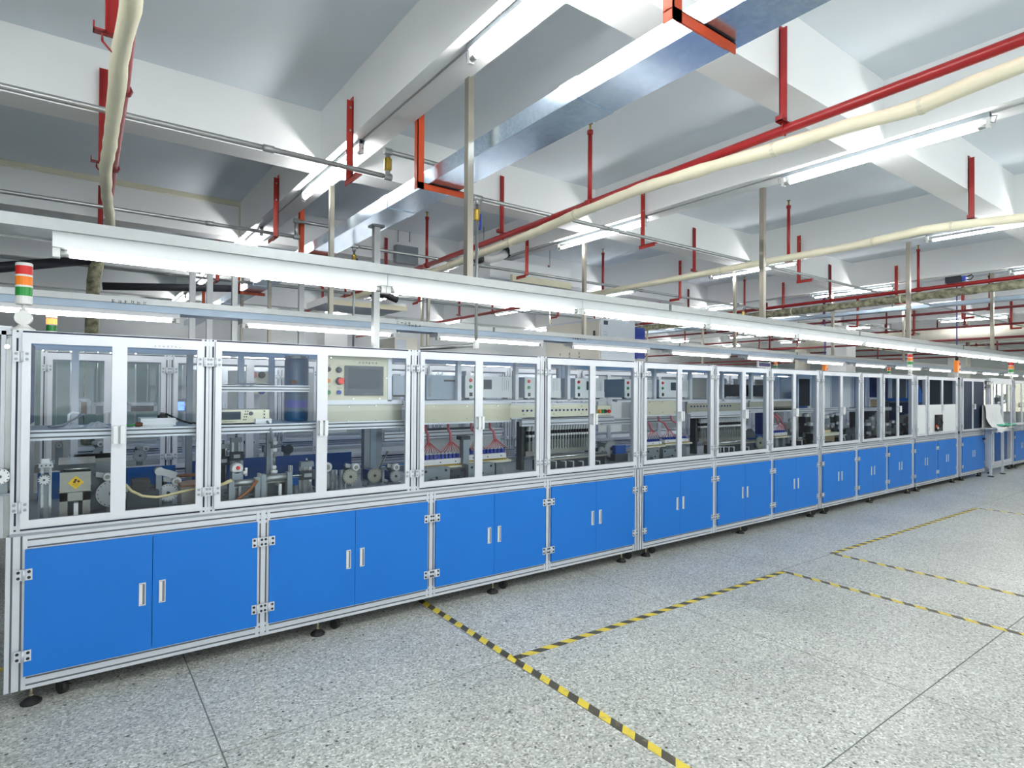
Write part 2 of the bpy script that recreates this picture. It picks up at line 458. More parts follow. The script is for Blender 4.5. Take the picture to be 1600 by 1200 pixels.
def hinge_mesh(bolt, w=.034, h=.055):
    mb = MB()
    mb.box(-w, -.006, -.006, 0, -h/2, h/2, 'alu'); mb.box(.006, w, -.006, 0, -h/2, h/2, 'alu')
    mb.cyl((0, -.006, -h/2), (0, -.006, h/2), .0075, 'alu', 8)
    for sx in (-1, 1):
        for sz in (-1, 1):
            c = (sx*.021, -.006, sz*h*.26)
            mb.cyl((c[0], -.0085, c[2]), (c[0], -.005, c[2]), .0075, bolt, 8)
    return mb.mesh('hinge')
H_LO = hinge_mesh('black'); H_UP = hinge_mesh('slot_seam', .031, .052)
mb = MB(); mb.box(-.016, .016, -.004, .001, -.062, .062, 'alu'); mb.box(-.0115, .0115, -.0045, -.0035, -.056, .056, 'slot_grey')
mb.box(-.0115, .0, -.005, -.004, -.054, .054, 'white_plastic'); H_PULL = mb.mesh('recessed_handle')
mb = MB(); mb.box(-.010, .010, -.040, -.028, -.048, .048, 'white_paint'); mb.box(-.010, .010, -.03, 0, -.048, -.036, 'white_paint'); mb.box(-.010, .010, -.03, 0, .036, .048, 'white_paint')
H_BAR = mb.mesh('door_handle')
mb = MB(); mb.lathe((0, 0, 0), (0, 0, 1), [(.045, 0), (.045, .010), (.030, .022), (.014, .030), (.014, .034)], 'black', 16); mb.cyl((0, 0, .03), (0, 0, .09), .007, 'rod_metal', 8); mb.cyl((0, 0, .036), (0, 0, .046), .012, 'rod_metal', 6)
FOOT = mb.mesh('levelling_foot')
mb = MB(); mb.cyl((-.014, 0, .034), (.014, 0, .034), .034, 'rubber', 16); mb.cyl((-.02, 0, .034), (.02, 0, .034), .008, 'chrome', 8)
mb.box(-.022, -.016, -.02, .02, .03, .082, 'black'); mb.box(.016, .022, -.02, .02, .03, .082, 'black'); mb.box(-.03, .03, -.03, .03, .078, .088, 'black')
CASTER = mb.mesh('caster')

FY = 3.83            # front plane of the frames in the front row
DEPTH = 1.15
ZB, ZS, ZT = .085, .853, 1.882
def machine(x0, x1, uppers, lowers, label, uposts, lposts, feet, group, Y=FY, pane='glass', solid_low=None):
    t = thing('assembly_machine', label, 'machine', (x0, Y, 0), group)
    yb = Y+DEPTH
    # lower carcass
    part('bottom_rail', hrail(x0+.06, x1-.04, Y, ZB, ZB+.08, (.022, .058), 'slot_grey'), t)
    part('table_rail', hrail(x0+.06, x1-.04, Y, ZS-.08, ZS, (.022, .058), 'slot_grey'), t)
    for a, b, sl in lposts:
        part('lower_post', vpost(a, b, Y-.002, ZB, ZS, sl, 'slot_grey'), t)
    part('table_plate', MB().box(x0, x1, Y-.004, yb, ZS, ZS+.013, 'slot_seam'), t)
    part('side_panel', MB().box(x0+.004, x0+.012, Y+.04, yb-.04, ZB+.04, ZS-.01, 'blue_paint'), t)
    part('side_panel', MB().box(x1-.012, x1-.004, Y+.04, yb-.04, ZB+.04, ZS-.01, 'blue_paint'), t)
    part('back_panel', MB().box(x0, x1, yb-.012, yb-.004, ZB, ZS, 'blue_paint'), t)
    part('base_plate', MB().box(x0+.02, x1-.02, Y+.04, yb-.02, ZB+.005, ZB+.02, 'gunmetal'), t)
    # upper carcass
    part('upper_rail', hrail(x0, x1, Y, ZS+.013, ZS+.053, (.017,), 'slot_navy'), t)
    part('top_rail', hrail(x0, x1, Y, ZT-.04, ZT, (.0335,), 'slot_navy'), t)
    for a, b in uposts:
        part('upper_post', vpost(a, b, Y-.001, ZS+.014, ZT-.001, ((b-a)/2,), 'slot_navy'), t)
    part('back_rail', MB().box(x0, x1, yb-.04, yb, ZT-.04, ZT, 'alu'), t)
    part('back_rail', MB().box(x0, x1, yb-.04, yb, ZS+.013, ZS+.053, 'alu'), t)
    for x in (x0, x1-.04): part('back_post', MB().box(x, x+.04, yb-.04, yb, ZS+.05, ZT-.04, 'alu'), t)
    part('roof_panel', MB().box(x0+.01, x1-.01, Y+.03, yb-.01, ZT-.012, ZT-.006, 'acrylic_roof'), t)
    # glazed doors (x0, x1, hinge side, fill)
    for k, (a, b, side, fill) in enumerate(uppers):
        z0, z1 = .896, 1.869
        f = MB(); yf, yk = Y-.022, Y-.003; s = .034
        f.box(a, b, yf, yk, z0, z0+.037, 'alu_door'); f.box(a, b, yf, yk, z1-.052, z1, 'alu_door')
        f.box(a, a+s, yf, yk, z0+.037, z1-.052, 'alu_door'); f.box(b-s, b, yf, yk, z0+.037, z1-.052, 'alu_door')
        d = part('glazed_door', f, t)
        if fill == 'split':
            part('metal_panel', MB().box(a+s, b-s, yf+.007, yf+.012, z0+.037, 1.40, 'white_paint'), d)
            part('glass_pane', MB().box(a+s, b-s, yf+.007, yf+.012, 1.40, z1-.052, 'glass'), d)
        elif fill == 'dark':
            part('dark_pane', MB().box(a+s, b-s, yf+.007, yf+.012, z0+.037, z1-.052, 'dark_panel'), d)
        else:
            part('glass_pane', MB().box(a+s, b-s, yf+.007, yf+.012, z0+.037, z1-.052, pane), d)
        hx = a-.002 if side == 'l' else b+.002
        for z in (1.0, 1.75): inst('hinge', H_UP, d, (hx, yf+.002, z))
        ox = b-.016 if side == 'l' else a+.016
        inst('door_handle', H_BAR, d, (ox, yf, 1.347))
    for k, (a, b, side) in enumerate(lowers):
        z0, z1 = .157, .786
        d = part('blue_door', MB().box(a+.0015, b-.0015, Y-.018, Y-.002, z0, z1, 'blue_paint'), t)
        ox = b-.047 if side == 'l' else a+.047
        inst('recessed_handle', H_PULL, d, (ox, Y-.018, .468))
        hx = a-.002 if side == 'l' else b+.002
        for z in (.26, .663): inst('hinge', H_LO, d, (hx, Y-.016, z))
    for x, y in feet: inst('levelling_foot', FOOT, t, (x, Y+y, 0))
    for x, y in feet: inst('caster', CASTER, t, (x+.125, Y+y+.03, 0), (0, 0, .5))
    for x in (x0+.1, x1-.1):
        inst('levelling_foot', FOOT, t, (x, yb-.08, 0))
    return t
def pairs(*seq):
    out = []
    for a, m_, b in seq: out += [(a, m_, 'l', ''), (m_, b, 'r', '')]
    return out
def lp(*seq):
    out = []
    for a, m_, b in seq: out += [(a, m_, 'l'), (m_, b, 'r')]
    return out
L2 = (.018, .052)
M1 = machine(-.262, 4.305,
    pairs((-.222, .183, .588), (.650, 1.278, 1.905), (1.985, 2.487, 3.087), (3.170, 3.690, 4.258)),
    lp((-.202, .347, .894), (.962, 1.511, 2.058), (2.121, 2.639, 3.160), (3.223, 3.746, 4.249)),
    'near aluminium framed assembly machine with four pairs of blue doors and red harnesses inside',
    [(-.262, -.222), (.580, .618), (.620, .658), (1.898, 1.942), (1.944, 1.992), (3.08, 3.126), (3.128, 3.176), (4.25, 4.304)],
    [(-.275, -.192, (.023, .060)), (.889, .968, (.022, .057)), (2.052, 2.127, (.020, .055)), (3.155, 3.229, (.019, .055)), (4.243, 4.306, (.02, .045))],
    [(-.17, .03), (1.28, .03), (2.66, .03), (4.12, .03)], 'front row machines')
M2 = machine(4.315, 7.77,
    pairs((4.375, 4.904, 5.452), (5.530, 6.036, 6.530), (6.608, 7.122, 7.705)),
    lp((4.384, 4.923, 5.469), (5.549, 6.065, 6.606), (6.675, 7.170, 7.709)),
    'second machine of the front row, three pairs of blue doors, dark monitors inside',
    [(4.315, 4.378), (5.445, 5.49), (5.492, 5.538), (6.524, 6.568), (6.57, 6.614), (7.70, 7.768)],
    [(4.315, 4.39, (.02, .05)), (5.463, 5.555, (.024, .066)), (6.6, 6.68, (.022, .058)), (7.703, 7.768, (.02, .045))],
    [(4.46, .03), (6.05, .03), (7.6, .03)], 'front row machines')
M3 = machine(7.79, 10.815,
    pairs((7.835, 8.34, 8.885)) + [(8.97, 9.575, 'l', '')] + pairs((9.66, 10.17, 10.72)),
    lp((7.842, 8.31, 8.763), (8.86, 9.305, 9.757), (9.846, 10.26, 10.70)),
    'third machine of the front row with a single glass door between two pairs',
    [(7.79, 7.84), (8.88, 8.925), (8.927, 8.975), (9.57, 9.665), (10.715, 10.81)],
    [(7.79, 7.85, (.02, .04)), (8.757, 8.868, (.03, .08)), (9.75, 9.852, (.03, .075)), (10.694, 10.812, (.03, .08))],
    [(7.95, .03), (9.3, .03), (10.65, .03)], 'front row machines')
M4 = machine(10.835, 12.79,
    [(10.90, 11.285, 'l', 'split'), (11.375, 11.985, 'l', 'split'), (11.985, 12.66, 'r', 'split')],
    lp((10.826, 11.28, 11.741), (11.798, 12.22, 12.671)),
    'fourth machine of the front row with pale sheet panels and a blue hood inside',
    [(10.835, 10.905), (11.28, 11.38), (12.655, 12.79)],
    [(10.82, 10.83, ()), (11.735, 11.806, (.02, .05)), (12.665, 12.79, (.04, .09))],
    [(11.0, .03), (12.6, .03)], 'front row machines')
M5 = machine(12.90, 14.22,
    [(12.98, 13.50, 'l', 'dark'), (13.50, 14.15, 'r', 'dark')],
    lp((12.97, 13.56, 14.17)),
    'fifth machine of the front row with two black upper panels over blue doors',
    [(12.90, 12.985), (14.145, 14.22)], [(12.90, 12.976, (.02, .05)), (14.165, 14.22, (.02,))],
    [(13.05, .03), (14.0, .03)], 'front row machines')
M7 = machine(16.05, 19.4,
    pairs((16.12, 16.62, 17.15), (17.25, 17.75, 18.3), (18.4, 18.9, 19.35)),
    lp((16.12, 16.62, 17.15), (17.25, 17.75, 18.3), (18.4, 18.9, 19.35)),
    'last machine of the front row, cut by the right edge of the picture',
    [(16.05, 16.125), (17.145, 17.255), (18.295, 18.405), (19.345, 19.4)],
    [(16.05, 16.125, (.02, .05)), (17.145, 17.255, (.02, .05)), (18.295, 18.405, (.02, .05)), (19.345, 19.4, (.02,))],
    [(16.2, .03), (17.9, .03)], 'front row machines')
part('door_lock', MB().box(14.06, 14.15, FY-.04, FY-.018, .70, .735, 'black').cyl((14.1, FY-.03, .66), (14.1, FY-.018, .66), .02, 'chrome', 8), M5)
ROW2 = 2.12
dup(M1, (.03, ROW2, 0), 'near machine of the second row, seen through the near glass doors of the front row', 'second row machines')
dup(M2, (.03, ROW2, 0), 'machine of the second row seen behind the white power supplies and grippers', 'second row machines')
dup(M3, (.03, ROW2, 0), 'machine of the second row seen behind the third front machine', 'second row machines')
dup(M4, (.03, ROW2, 0), 'machine of the second row behind the blue hood of the fourth front machine', 'second row machines')
dup(M7, (-2.9, ROW2, 0), 'machine of the second row past the black panelled front machine', 'second row machines')
dup(M1, (.2, 2*ROW2, 0), 'third row machine glimpsed through two glazed rows near the left edge', 'third row machines')
dup(M2, (.2, 2*ROW2, 0), 'third row machine glimpsed through two glazed rows behind the grippers', 'third row machines')

# tall glazed cabinet beyond the black panelled machine
t = thing('glass_cabinet', 'tall aluminium cabinet glazed from floor to top, beyond the white cloth', 'cabinet', (14.6, FY, 0))
for x in (14.62, 15.90): 
    for y in (FY, FY+1.0): part('post', MB().box(x, x+.06, y, y+.06, .1, 1.9, 'alu'), t)
for z in (.10, 1.84):
    for y in (FY, FY+1.0): part('rail', MB().box(14.68, 15.9, y, y+.05, z, z+.06, 'alu'), t)
for a, b in ((14.69, 15.28), (15.29, 15.89)):
    f = MB(); f.box(a, b, FY-.02, FY-.002, .17, .23, 'alu_door'); f.box(a, b, FY-.02, FY-.002, 1.78, 1.84, 'alu_door'); f.box(a, a+.05, FY-.02, FY-.002, .23, 1.78, 'alu_door'); f.box(b-.05, b, FY-.02, FY-.002, .23, 1.78, 'alu_door')
    d = part('glazed_door', f, t); part('glass_pane', MB().box(a+.05, b-.05, FY-.012, FY-.008, .23, 1.78, 'glass'), d)
    for z in (.4, 1.7): inst('hinge', H_UP, d, (a if a < 15 else b, FY-.02, z))
part('slide_rail', MB().box(14.7, 15.88, 4.3, 4.4, .8, .86, 'steel'), t)
part('guard_plate', MB().box(14.75, 15.85, 4.5, 4.52, .35, .75, 'blue_paint'), t)
for x in (14.66, 15.92):
    inst('levelling_foot', FOOT, t, (x, FY+.03, 0)); inst('levelling_foot', FOOT, t, (x, FY+.97, 0))
# switch box between
t = thing('switch_box', 'small dark switch box with white buttons at the top of the black panelled machine', 'switch box', (14.28, FY, 1.7))
part('case', MB().box(14.24, 14.5, FY-.02, FY+.05, 1.70, 1.84, 'gunmetal'), t)
for x in (14.31, 14.43): part('button', MB().cyl((x, FY-.035, 1.79), (x, FY-.02, 1.79), .025, 'white_plastic', 10), t)
part('bracket', MB().box(14.2, 14.56, FY+.05, FY+.07, 1.66, 1.88, 'alu'), t)
part('bracket', MB().box(14.52, 14.56, FY+.0, FY+.07, .15, 1.88, 'alu'), t)

# side table with cloth and tray
t = thing('side_table', 'small aluminium side table under a white cloth beside the black panelled machine', 'table', (14.4, 3.68, 0))
part('tabletop', MB().box(13.86, 14.98, 3.56, 3.785, .925, .945, 'white_paint'), t)
for x in (14.08, 14.80): 
    part('leg', MB().box(x, x+.035, 3.68, 3.715, .02, .925, 'alu').lathe((x+.017, 3.697, 0), (0, 0, 1), [(.05, 0), (.05, .01), (.02, .022)], 'black', 12), t)
part('rail', MB().box(13.9, 14.94, 3.60, 3.63, .86, .90, 'alu'), t)
part('brace', MB().bar((13.95, 3.6, .93), (14.1, 3.7, .80), .02, .02, 'alu'), t)
def cloth():
    mb = MB(); n, k = 22, mb.mi('cloth_white')
    prof = [(3.765, .947), (3.765, 1.10), (3.76, 1.34), (3.75, 1.385), (3.735, 1.385), (3.725, 1.33), (3.715, 1.22), (3.70, 1.10), (3.68, 1.01), (3.63, .965), (3.59, .956), (3.548, .955), (3.543, .90), (3.545, .85)]
    q = len(prof)
    for i in range(n+1):
        u = i/n; x = 13.84+.92*u
        for j, (y, z) in enumerate(prof):
            a = .012 if 4 < j else .003
            w = a*math.sin(u*13+j*.9)+a*.7*math.sin(u*29-j*1.3)
            zz = z
            if j >= 12: zz = z+(.05*u if u < .55 else .05+.12*(u-.55))+.015*math.sin(u*15)
            if 5 < j < 9: zz = z+.03*math.sin(u*6+1)
            mb.v.append((x+.012*math.sin(j*1.7)*(1 if 4 < j < 12 else .2), y-abs(w), max(zz, .949) if j < 11 else zz))
    for i in range(n):
        for j in range(q-1):
            mb.f.append((i*q+j, (i+1)*q+j, (i+1)*q+j+1, i*q+j+1)); mb.m.append(k); mb.sm.append(True)
    return mb
o = solo('cloth', cloth(), 'white cloth hung upright and bunched on the small side table', 'cloth', (14.3, 3.68, .945))
mb = MB(); mb.box(14.30, 15.02, 3.53, 3.66, .968, .976, 'tray_green')
for a in ((14.30, 15.02, 3.53, 3.54), (14.30, 15.02, 3.65, 3.66), (14.30, 14.31, 3.53, 3.66), (15.01, 15.02, 3.53, 3.66)): mb.box(*a, .968, 1.0, 'tray_green')
solo('tray', mb, 'shallow green plastic tray on the side table by the white cloth', 'tray', (14.6, 3.6, .968))
mb = MB(); mb.box(15.5, 16.6, 3.62, 3.80, .955, .975, 'white_paint'); mb.box(15.95, 16.0, 3.66, 3.79, .85, .955, 'alu'); mb.box(16.5, 16.55, 3.66, 3.79, .85, .955, 'alu')
solo('shelf_board', mb, 'narrow white shelf board fixed to the front of the last machine', 'shelf', (15.9, 3.7, .95))

# end of the neighbouring machine at the left edge
t = thing('tunnel_frame', 'aluminium tunnel frame end cut by the left edge of the picture', 'machine', (-.4, 3.9, .85))
part('post', profile((-.335, 3.90, .84), (0, 0, 1), (1, 0, 0), 1.04, .045, .045, (.022,), 'slot_grey'), t)
part('bolt', MB().lathe((-.285, 3.888, 1.80), (0, 1, 0), [(.012, 0), (.012, .012), (.005, .013)], 'chrome', 12), t)
part('post', MB().box(-.291, -.268, 3.90, 3.945, .84, 1.84, 'zinc'), t)
part('top_rail', MB().box(-1.6, -.268, 3.90, 3.945, 1.86, 1.905, 'alu'), t)
part('bottom_rail', MB().box(-1.6, -.291, 3.905, 3.94, .84, .88, 'alu'), t)
part('mid_rail', MB().box(-1.6, -.335, 3.92, 3.95, 1.62, 1.68, 'zinc'), t)
part('back_panel', MB().box(-1.6, -.30, 4.5, 4.51, .86, 1.60, 'cardboard'), t)
part('back_rail', MB().box(-1.6, -.27, 4.9, 4.94, .84, .88, 'alu'), t)
for y in (3.92, 4.9):
    part('leg', MB().box(-1.55, -1.5, y, y+.04, 0, .84, 'alu'), t)
part('side_panel', MB().box(-.30, -.296, 3.95, 4.9, .86, 1.86, 'glass'), t)

# ---------------------------------------------------------------- tooling seen through the glass
def disc_mesh(r, n=18, body='zinc'):
    mb = MB()
    mb.lathe((0, 0, 0), (0, 1, 0), [(r*.97, 0), (r, .004), (r, .016)], body, 28)
    mb.lathe((0, -.006, 0), (0, 1, 0), [(r*.17, 0), (r*.2, .007)], 'steel_dark', 12)
    mb.lathe((0, -.012, 0), (0, 1, 0), [(r*.08, 0), (r*.08, .008)], 'black', 8)
    for i in range(n):
        a = 2*PI*i/n; x, z = math.cos(a)*r*.86, math.sin(a)*r*.86
        mb.lathe((x, -.0012, z), (0, 1, 0), [(max(r*.042, .003), 0), (max(r*.042, .003), .002)], 'black', 6)
    return mb.mesh('disc')
DISC = {}
def disc_station(px, py, rpx, Y, label, roller=None, group='holed discs behind the glass', motor='blue_deep', body='zinc', floorz=.866):
    x, z = P(px, py, Y); r = abs(P(px+rpx, py, Y)[0]-x)*.95
    key = (round(r, 3), body)
    if key not in DISC: DISC[key] = disc_mesh(r, 18 if r > .04 else 12, body)
    t = thing('disc_feeder', label, 'disc', (x, Y, floorz), group)
    inst('disc', DISC[key], t, (x, Y, z))
    part('motor', MB().box(x-r*.7, x+r*.7, Y+.03, Y+.14, z-r*.7, z+r*.7, motor).cyl((x, Y+.01, z), (x, Y+.05, z), r*.25, 'steel_dark', 10), t)
    part('stand', MB().box(x-.025, x+.025, Y+.05, Y+.09, floorz, z-r*.6, 'grey_metal').box(x-.05, x+.05, Y+.03, Y+.12, floorz, floorz+.012, 'grey_metal'), t)
    if roller:
        rx, rz = P(roller[0], roller[1], Y-.01); rr = abs(P(roller[0]+roller[2], roller[1], Y)[0]-P(roller[0], roller[1], Y)[0])*.95
        part('roller', MB().lathe((rx, Y-.02, rz), (0, 1, 0), [(rr*.9, 0), (rr, .005), (rr, .035)], 'white_plastic', 20).lathe((rx, Y-.026, rz), (0, 1, 0), [(rr*.5, 0), (rr*.55, .008)], 'steel', 12), t)
        ax, az = rx-(rx-x)*.2-.06, rz+.015
        part('arm', MB().bar((rx, Y+.03, rz), (ax, Y+.03, az), .02, .028, 'zinc').bar((ax, Y+.03, az), (x, Y+.05, z), .02, .02, 'steel_dark'), t)
    return t
disc_station(69, 750, 10.5, 3.96, 'small white drilled disc beside the steel feeder box', motor='gunmetal', body='white_paint')
disc_station(0, 745, 16.5, 3.80, 'drilled white disc standing proud at the left edge of the picture', motor='grey_metal', body='white_paint', floorz=1.06)
disc_station(175, 771, 27, 4.10, 'large drilled disc right of the feeder box with yellow label', (168, 745, 8))
disc_station(263, 770, 16.5, 4.16, 'drilled disc behind the yellow hose under a white roller', (276, 752, 8), body='white_paint')
disc_station(507, 751, 15, 4.25, 'drilled disc half hidden by the stile below the control panel', (511, 730, 8))
disc_station(548, 745, 12, 4.20, 'middle drilled disc below the touch screen with its white roller', (556, 730, 6), body='stainless')
disc_station(586, 743, 11.3, 4.16, 'bright rimmed disc without roller below the touch screen', body='stainless')
disc_station(619, 744, 9.5, 4.20, 'small drilled disc nearest the post below the touch screen', (619, 730, 5.5))
disc_station(748, 708, 7, 4.30, 'small drilled disc beside the valve manifolds', motor='gunmetal')
disc_station(955, 701, 10, 4.35, 'plain grey disc before a blue box at the end of the near grippers', motor='grey_metal')
disc_station(941, 706, 6, 4.25, 'tiny drilled disc left of the plain grey disc', motor='gunmetal')
disc_station(1172, 685, 9, 4.35, 'dull grey disc past the second gripper bank', motor='grey_metal', body='steel_dark')
disc_station(1188, 692, 6, 4.20, 'white rimmed disc in front of the blue box in the second machine', motor='blue_dark', body='stainless')
disc_station(1326, 678, 5, 4.15, 'left one of two dull wheels in the third machine', motor='gunmetal', body='steel_dark')
disc_station(1335, 677, 5, 4.15, 'right one of two dull wheels in the third machine', motor='gunmetal', body='steel_dark')
# discs of the second row
disc_station(219, 712, 12, 6.10, 'pale drilled disc on the second row right of the door seam', (228, 701, 5), 'discs of the second row', 'gunmetal')
disc_station(158, 707, 13, 6.16, 'drilled disc of the second row above the steel feeder box', (157, 694, 5), 'discs of the second row', 'gunmetal')
disc_station(92, 696, 7, 6.05, 'smallest drilled disc of the second row near the left frame', None, 'discs of the second row', 'gunmetal')
disc_station(387, 702, 10.5, 6.15, 'second row disc behind the air cylinder stand', (396, 691, 4), 'discs of the second row')
disc_station(420, 702, 8, 6.15, 'second row disc behind the vertical sensor stand', None, 'discs of the second row')
disc_station(451, 702, 8, 6.05, 'second row disc with bright rim below the blue barrel', None, 'discs of the second row', 'blue_deep', 'steel_dark')

# steel feeder box with a yellow warning diamond
x0, z0 = P(93, 770, 4.0); x1, z1 = P(142, 736, 4.0); zt = P(118, 727, 4.05)[1]
t = thing('feeder_box', 'brushed steel feeder box with a yellow warning diamond in the nearest bay', 'box', (x0, 4.0, .866))
part('body', MB().box(x0, x1, 4.0, 4.22, z0, z1, 'steel').box(x0-.006, x1+.006, 3.997, 4.225, z0-.004, z0, 'steel_dark'), t)
part('lid', MB().prism([(0, 0), (.22, 0), (.20, .05), (.03, .028)], (x0-.008, 4.0, z1+.012), (0, 1, 0), (0, 0, 1), (1, 0, 0), x1-x0+.03, 'chrome'), t)
part('lid_handle', MB().tube([(x0+.02, 3.995, z1+.012), (x0+.02, 3.975, z1+.02), (x1-.01, 3.975, z1+.02), (x1-.01, 3.995, z1+.012)], .005, 'chrome', 6), t)
part('stand', MB().box(x0, x0+.035, 4.0, 4.2, .866, z0-.004, 'steel').box(x1-.035, x1, 4.0, 4.2, .866, z0-.004, 'steel').box(x0, x1, 4.0, 4.2, z0-.05, z0-.004, 'steel').box(x0+.035, x1-.035, 4.15, 4.16, .866, z0-.05, 'steel_dark'), t)
part('pull', MB().box((x0+x1)/2-.006, (x0+x1)/2+.014, 3.975, 3.99, .88, z0-.06, 'white_plastic').box((x0+x1)/2-.006, (x0+x1)/2+.014, 3.99, 4.15, z0-.075, z0-.06, 'white_plastic'), t)
cx, cz = P(118.5, 754, 3.998); s = .036
lb = MB(); lb.prism([(0, -s), (s, 0), (0, s), (-s, 0)], (cx, 3.9965, cz), (1, 0, 0), (0, 0, 1), (0, 1, 0), .003, 'yellow_label')
for dx, dz in ((-.001, .014), (-.006, .004), (.012, .006)):
    lb.lathe((cx+dx, 3.9958, cz+dz), (0, 1, 0), [(.0065, 0), (.0065, .001)], 'label_brown', 8)
for dz, w in ((-.006, .018), (-.011, .016), (-.016, .009), (-.021, .006)): marks(lb, cx-w, 3.9965, cz+dz-.0015, max(2, int(w*2/.0042)), .0033, 'label_brown')
part('warning_label', lb, t)
x2, z2 = P(168, 720, 4.3)
solo('hopper', MB().box(P(118, 720, 4.3)[0], x2+.02, 4.3, 4.6, .866, P(150, 716, 4.3)[1], 'grey_metal').box(P(118, 720, 4.3)[0]-.01, x2+.03, 4.295, 4.605, P(150, 716, 4.3)[1]-.02, P(150, 716, 4.3)[1], 'steel'), 'plain grey hopper standing behind the steel feeder box', 'hopper', (x2, 4.4, .866))

# slide post with guide in bay one
x, z = P(72, 727, 3.98)
t = thing('guide_stand', 'slim guide stand with a drilled block above the small disc', 'stand', (x, 3.98, .866))
part('rod', MB().box(x-.022, x-.010, 4.0, 4.015, .866, z+.02, 'chrome'), t); part('rod', MB().box(x+.012, x+.024, 4.0, 4.015, .866, z+.02, 'chrome'), t)
b = MB().box(x-.03, x+.03, 3.97, 4.0, z-.012, z+.012, 'zinc')
for k in (-1, 0, 1): b.lathe((x+k*.018, 3.9685, z), (0, 1, 0), [(.004, 0), (.004, .002)], 'black', 6)
part('block', b, t)
part('clamp', MB().box(x-.02, x+.015, 3.97, 4.0, z+.012, z+.035, 'white_paint'), t)
part('foot', MB().box(x-.04, x+.04, 3.97, 4.04, .866, .876, 'gunmetal'), t)

def marks_(p, n):
    mb = MB(); marks(mb, p[0], FY-.0222, p[1]-.008, n, .013, 'ink_grey', .02); return mb
# back posts and partitions seen inside the near machine
t = M1
for px, mt in ((117, 'alu'), (296, 'grey_metal')):  # right post: its shade is put into the darker grey
    x = P(px, 620, 4.9)[0]; part('post', MB().box(x-.02, x+.02, 4.88, 4.92, .866, 1.84, mt), t)
for px in (376, 424):
    x = P(px, 620, 4.9)[0]; part('post', MB().box(x-.02, x+.02, 4.88, 4.92, .866, 1.84, 'alu'), t)
x = P(584, 700, 4.5)[0]; part('slotted_post', MB().box(x-.08, x+.07, 4.50, 4.56, .866, 1.32, 'grey_metal').box(x-.03, x+.02, 4.495, 4.5, .866, 1.32, 'box_side'), t)
part('lettering', marks_(P(241, 540, FY-.022), 7), t)
part('blue_backplate', MB().box(-.2, .58, 4.90, 4.91, .866, 1.04, 'blue_paint'), t)
part('blue_backplate', MB().box(.66, 1.9, 4.90, 4.91, .866, 1.06, 'blue_dark'), t)
part('left_panel', MB().box(-.20, -.196, 3.90, 4.35, 1.40, 1.83, 'blue_deep'), t)

# shelves and rails
def shelf_rail(a, b, Y, z0, z1, label, plate=None, cat='shelf', group='inner shelf rails'):
    t = thing('shelf', label, cat, ((a+b)/2, Y, z0), group)
    part('front_rail', hrail(a, b, Y, z0, z1, ((z1-z0)*.28, (z1-z0)*.75), 'slot_grey'), t)
    if plate: part('plate', MB().box(a, b, Y+.04, Y+plate, z1-.012, z1-.004, 'box_side'), t)
    return t
shelf_rail(-.22, .60, 3.87, 1.324, 1.377, 'inner shelf of the first bay carrying bags, plug and white box', .55)
shelf_rail(.64, 1.24, 3.87, 1.324, 1.377, 'inner shelf of the second bay carrying the bench meter', .55)
shelf_rail(1.24, 1.92, 3.90, 1.324, 1.377, 'inner rail below the stainless plate under the touch screen', .3)
zz = P(420, 602, 3.97)[1]; z2 = P(420, 612, 3.97)[1]
shelf_rail(.64, 1.24, 3.95, z2, zz, 'upper shelf of the second bay with grey sheet on it')
for (a, b, px, ya, yb, lab) in ((1.96, 3.10, 700, 684, 672, 'rail below the beige trunking of the wire harness bay'), (3.14, 4.29, 880, 664, 651, 'rail over the near gripper bank'), (4.36, 5.48, 1050, 660, 651, 'rail over the second wire harness bay'), (5.50, 6.56, 1150, 651, 642, 'rail over the second gripper bank'), (6.58, 7.73, 1240, 643, 635, 'rail above the third wire harness'), (7.82, 8.90, 1310, 643, 637, 'shelf rail in the first pair of doors of the third machine'), (8.95, 10.75, 1390, 641, 636, 'long shelf rail in the third machine')):
    yy = 4.36 if 'harness bay' in lab else 4.12
    shelf_rail(a, b, yy, P(px, ya, yy)[1], P(px, yb, yy)[1], lab)

# things on the shelf of bay one
x0, _ = P(220, 655, 4.0); x1, _ = P(275, 655, 4.0)
solo('white_box', MB().box(x0, x1, 4.0, 4.2, 1.376, 1.376+.045, 'white_paint').box(x0-.04, x1-.02, 3.95, 4.0, 1.374, 1.382, 'white_plastic'), 'flat white box lying on the shelf behind the second glass door', 'box', (x0, 4.0, 1.376))
x, z = P(254, 648, 4.05)
t = thing('power_plug', 'black plug with a lead on top of the flat white box', 'plug', (x, 4.05, 1.421))
part('plug_body', MB().lathe((x, 4.05, 1.421), (0, 0, 1), [(.028, 0), (.026, .014), (.014, .02), (.012, .032)], 'black', 10), t)
xb = P(306, 659, 3.98)[0]
part('lead', MB().tube([(x+.015, 4.05, 1.446), (x+.05, 4.03, 1.425), (x+.10, 3.985, 1.40), (x+.14, 3.96, 1.388), (xb-.02, 3.95, 1.392), (xb+.02, 3.94, 1.385)], .006, 'black', 6), t)
mb = MB(); x, z = P(205, 662, 3.95); mb.cyl((x-.03, 3.95, 1.385), (x+.02, 3.95, 1.388), .006, 'lens_green', 8); mb.lathe((x+.02, 3.95, 1.39), (1, 0, 0), [(.012, 0), (.014, .02), (.01, .035)], 'label_brown', 10)
solo('connector', mb, 'brown cable connector with green sleeve on the shelf by the handle', 'connector', (x, 3.95, 1.38))
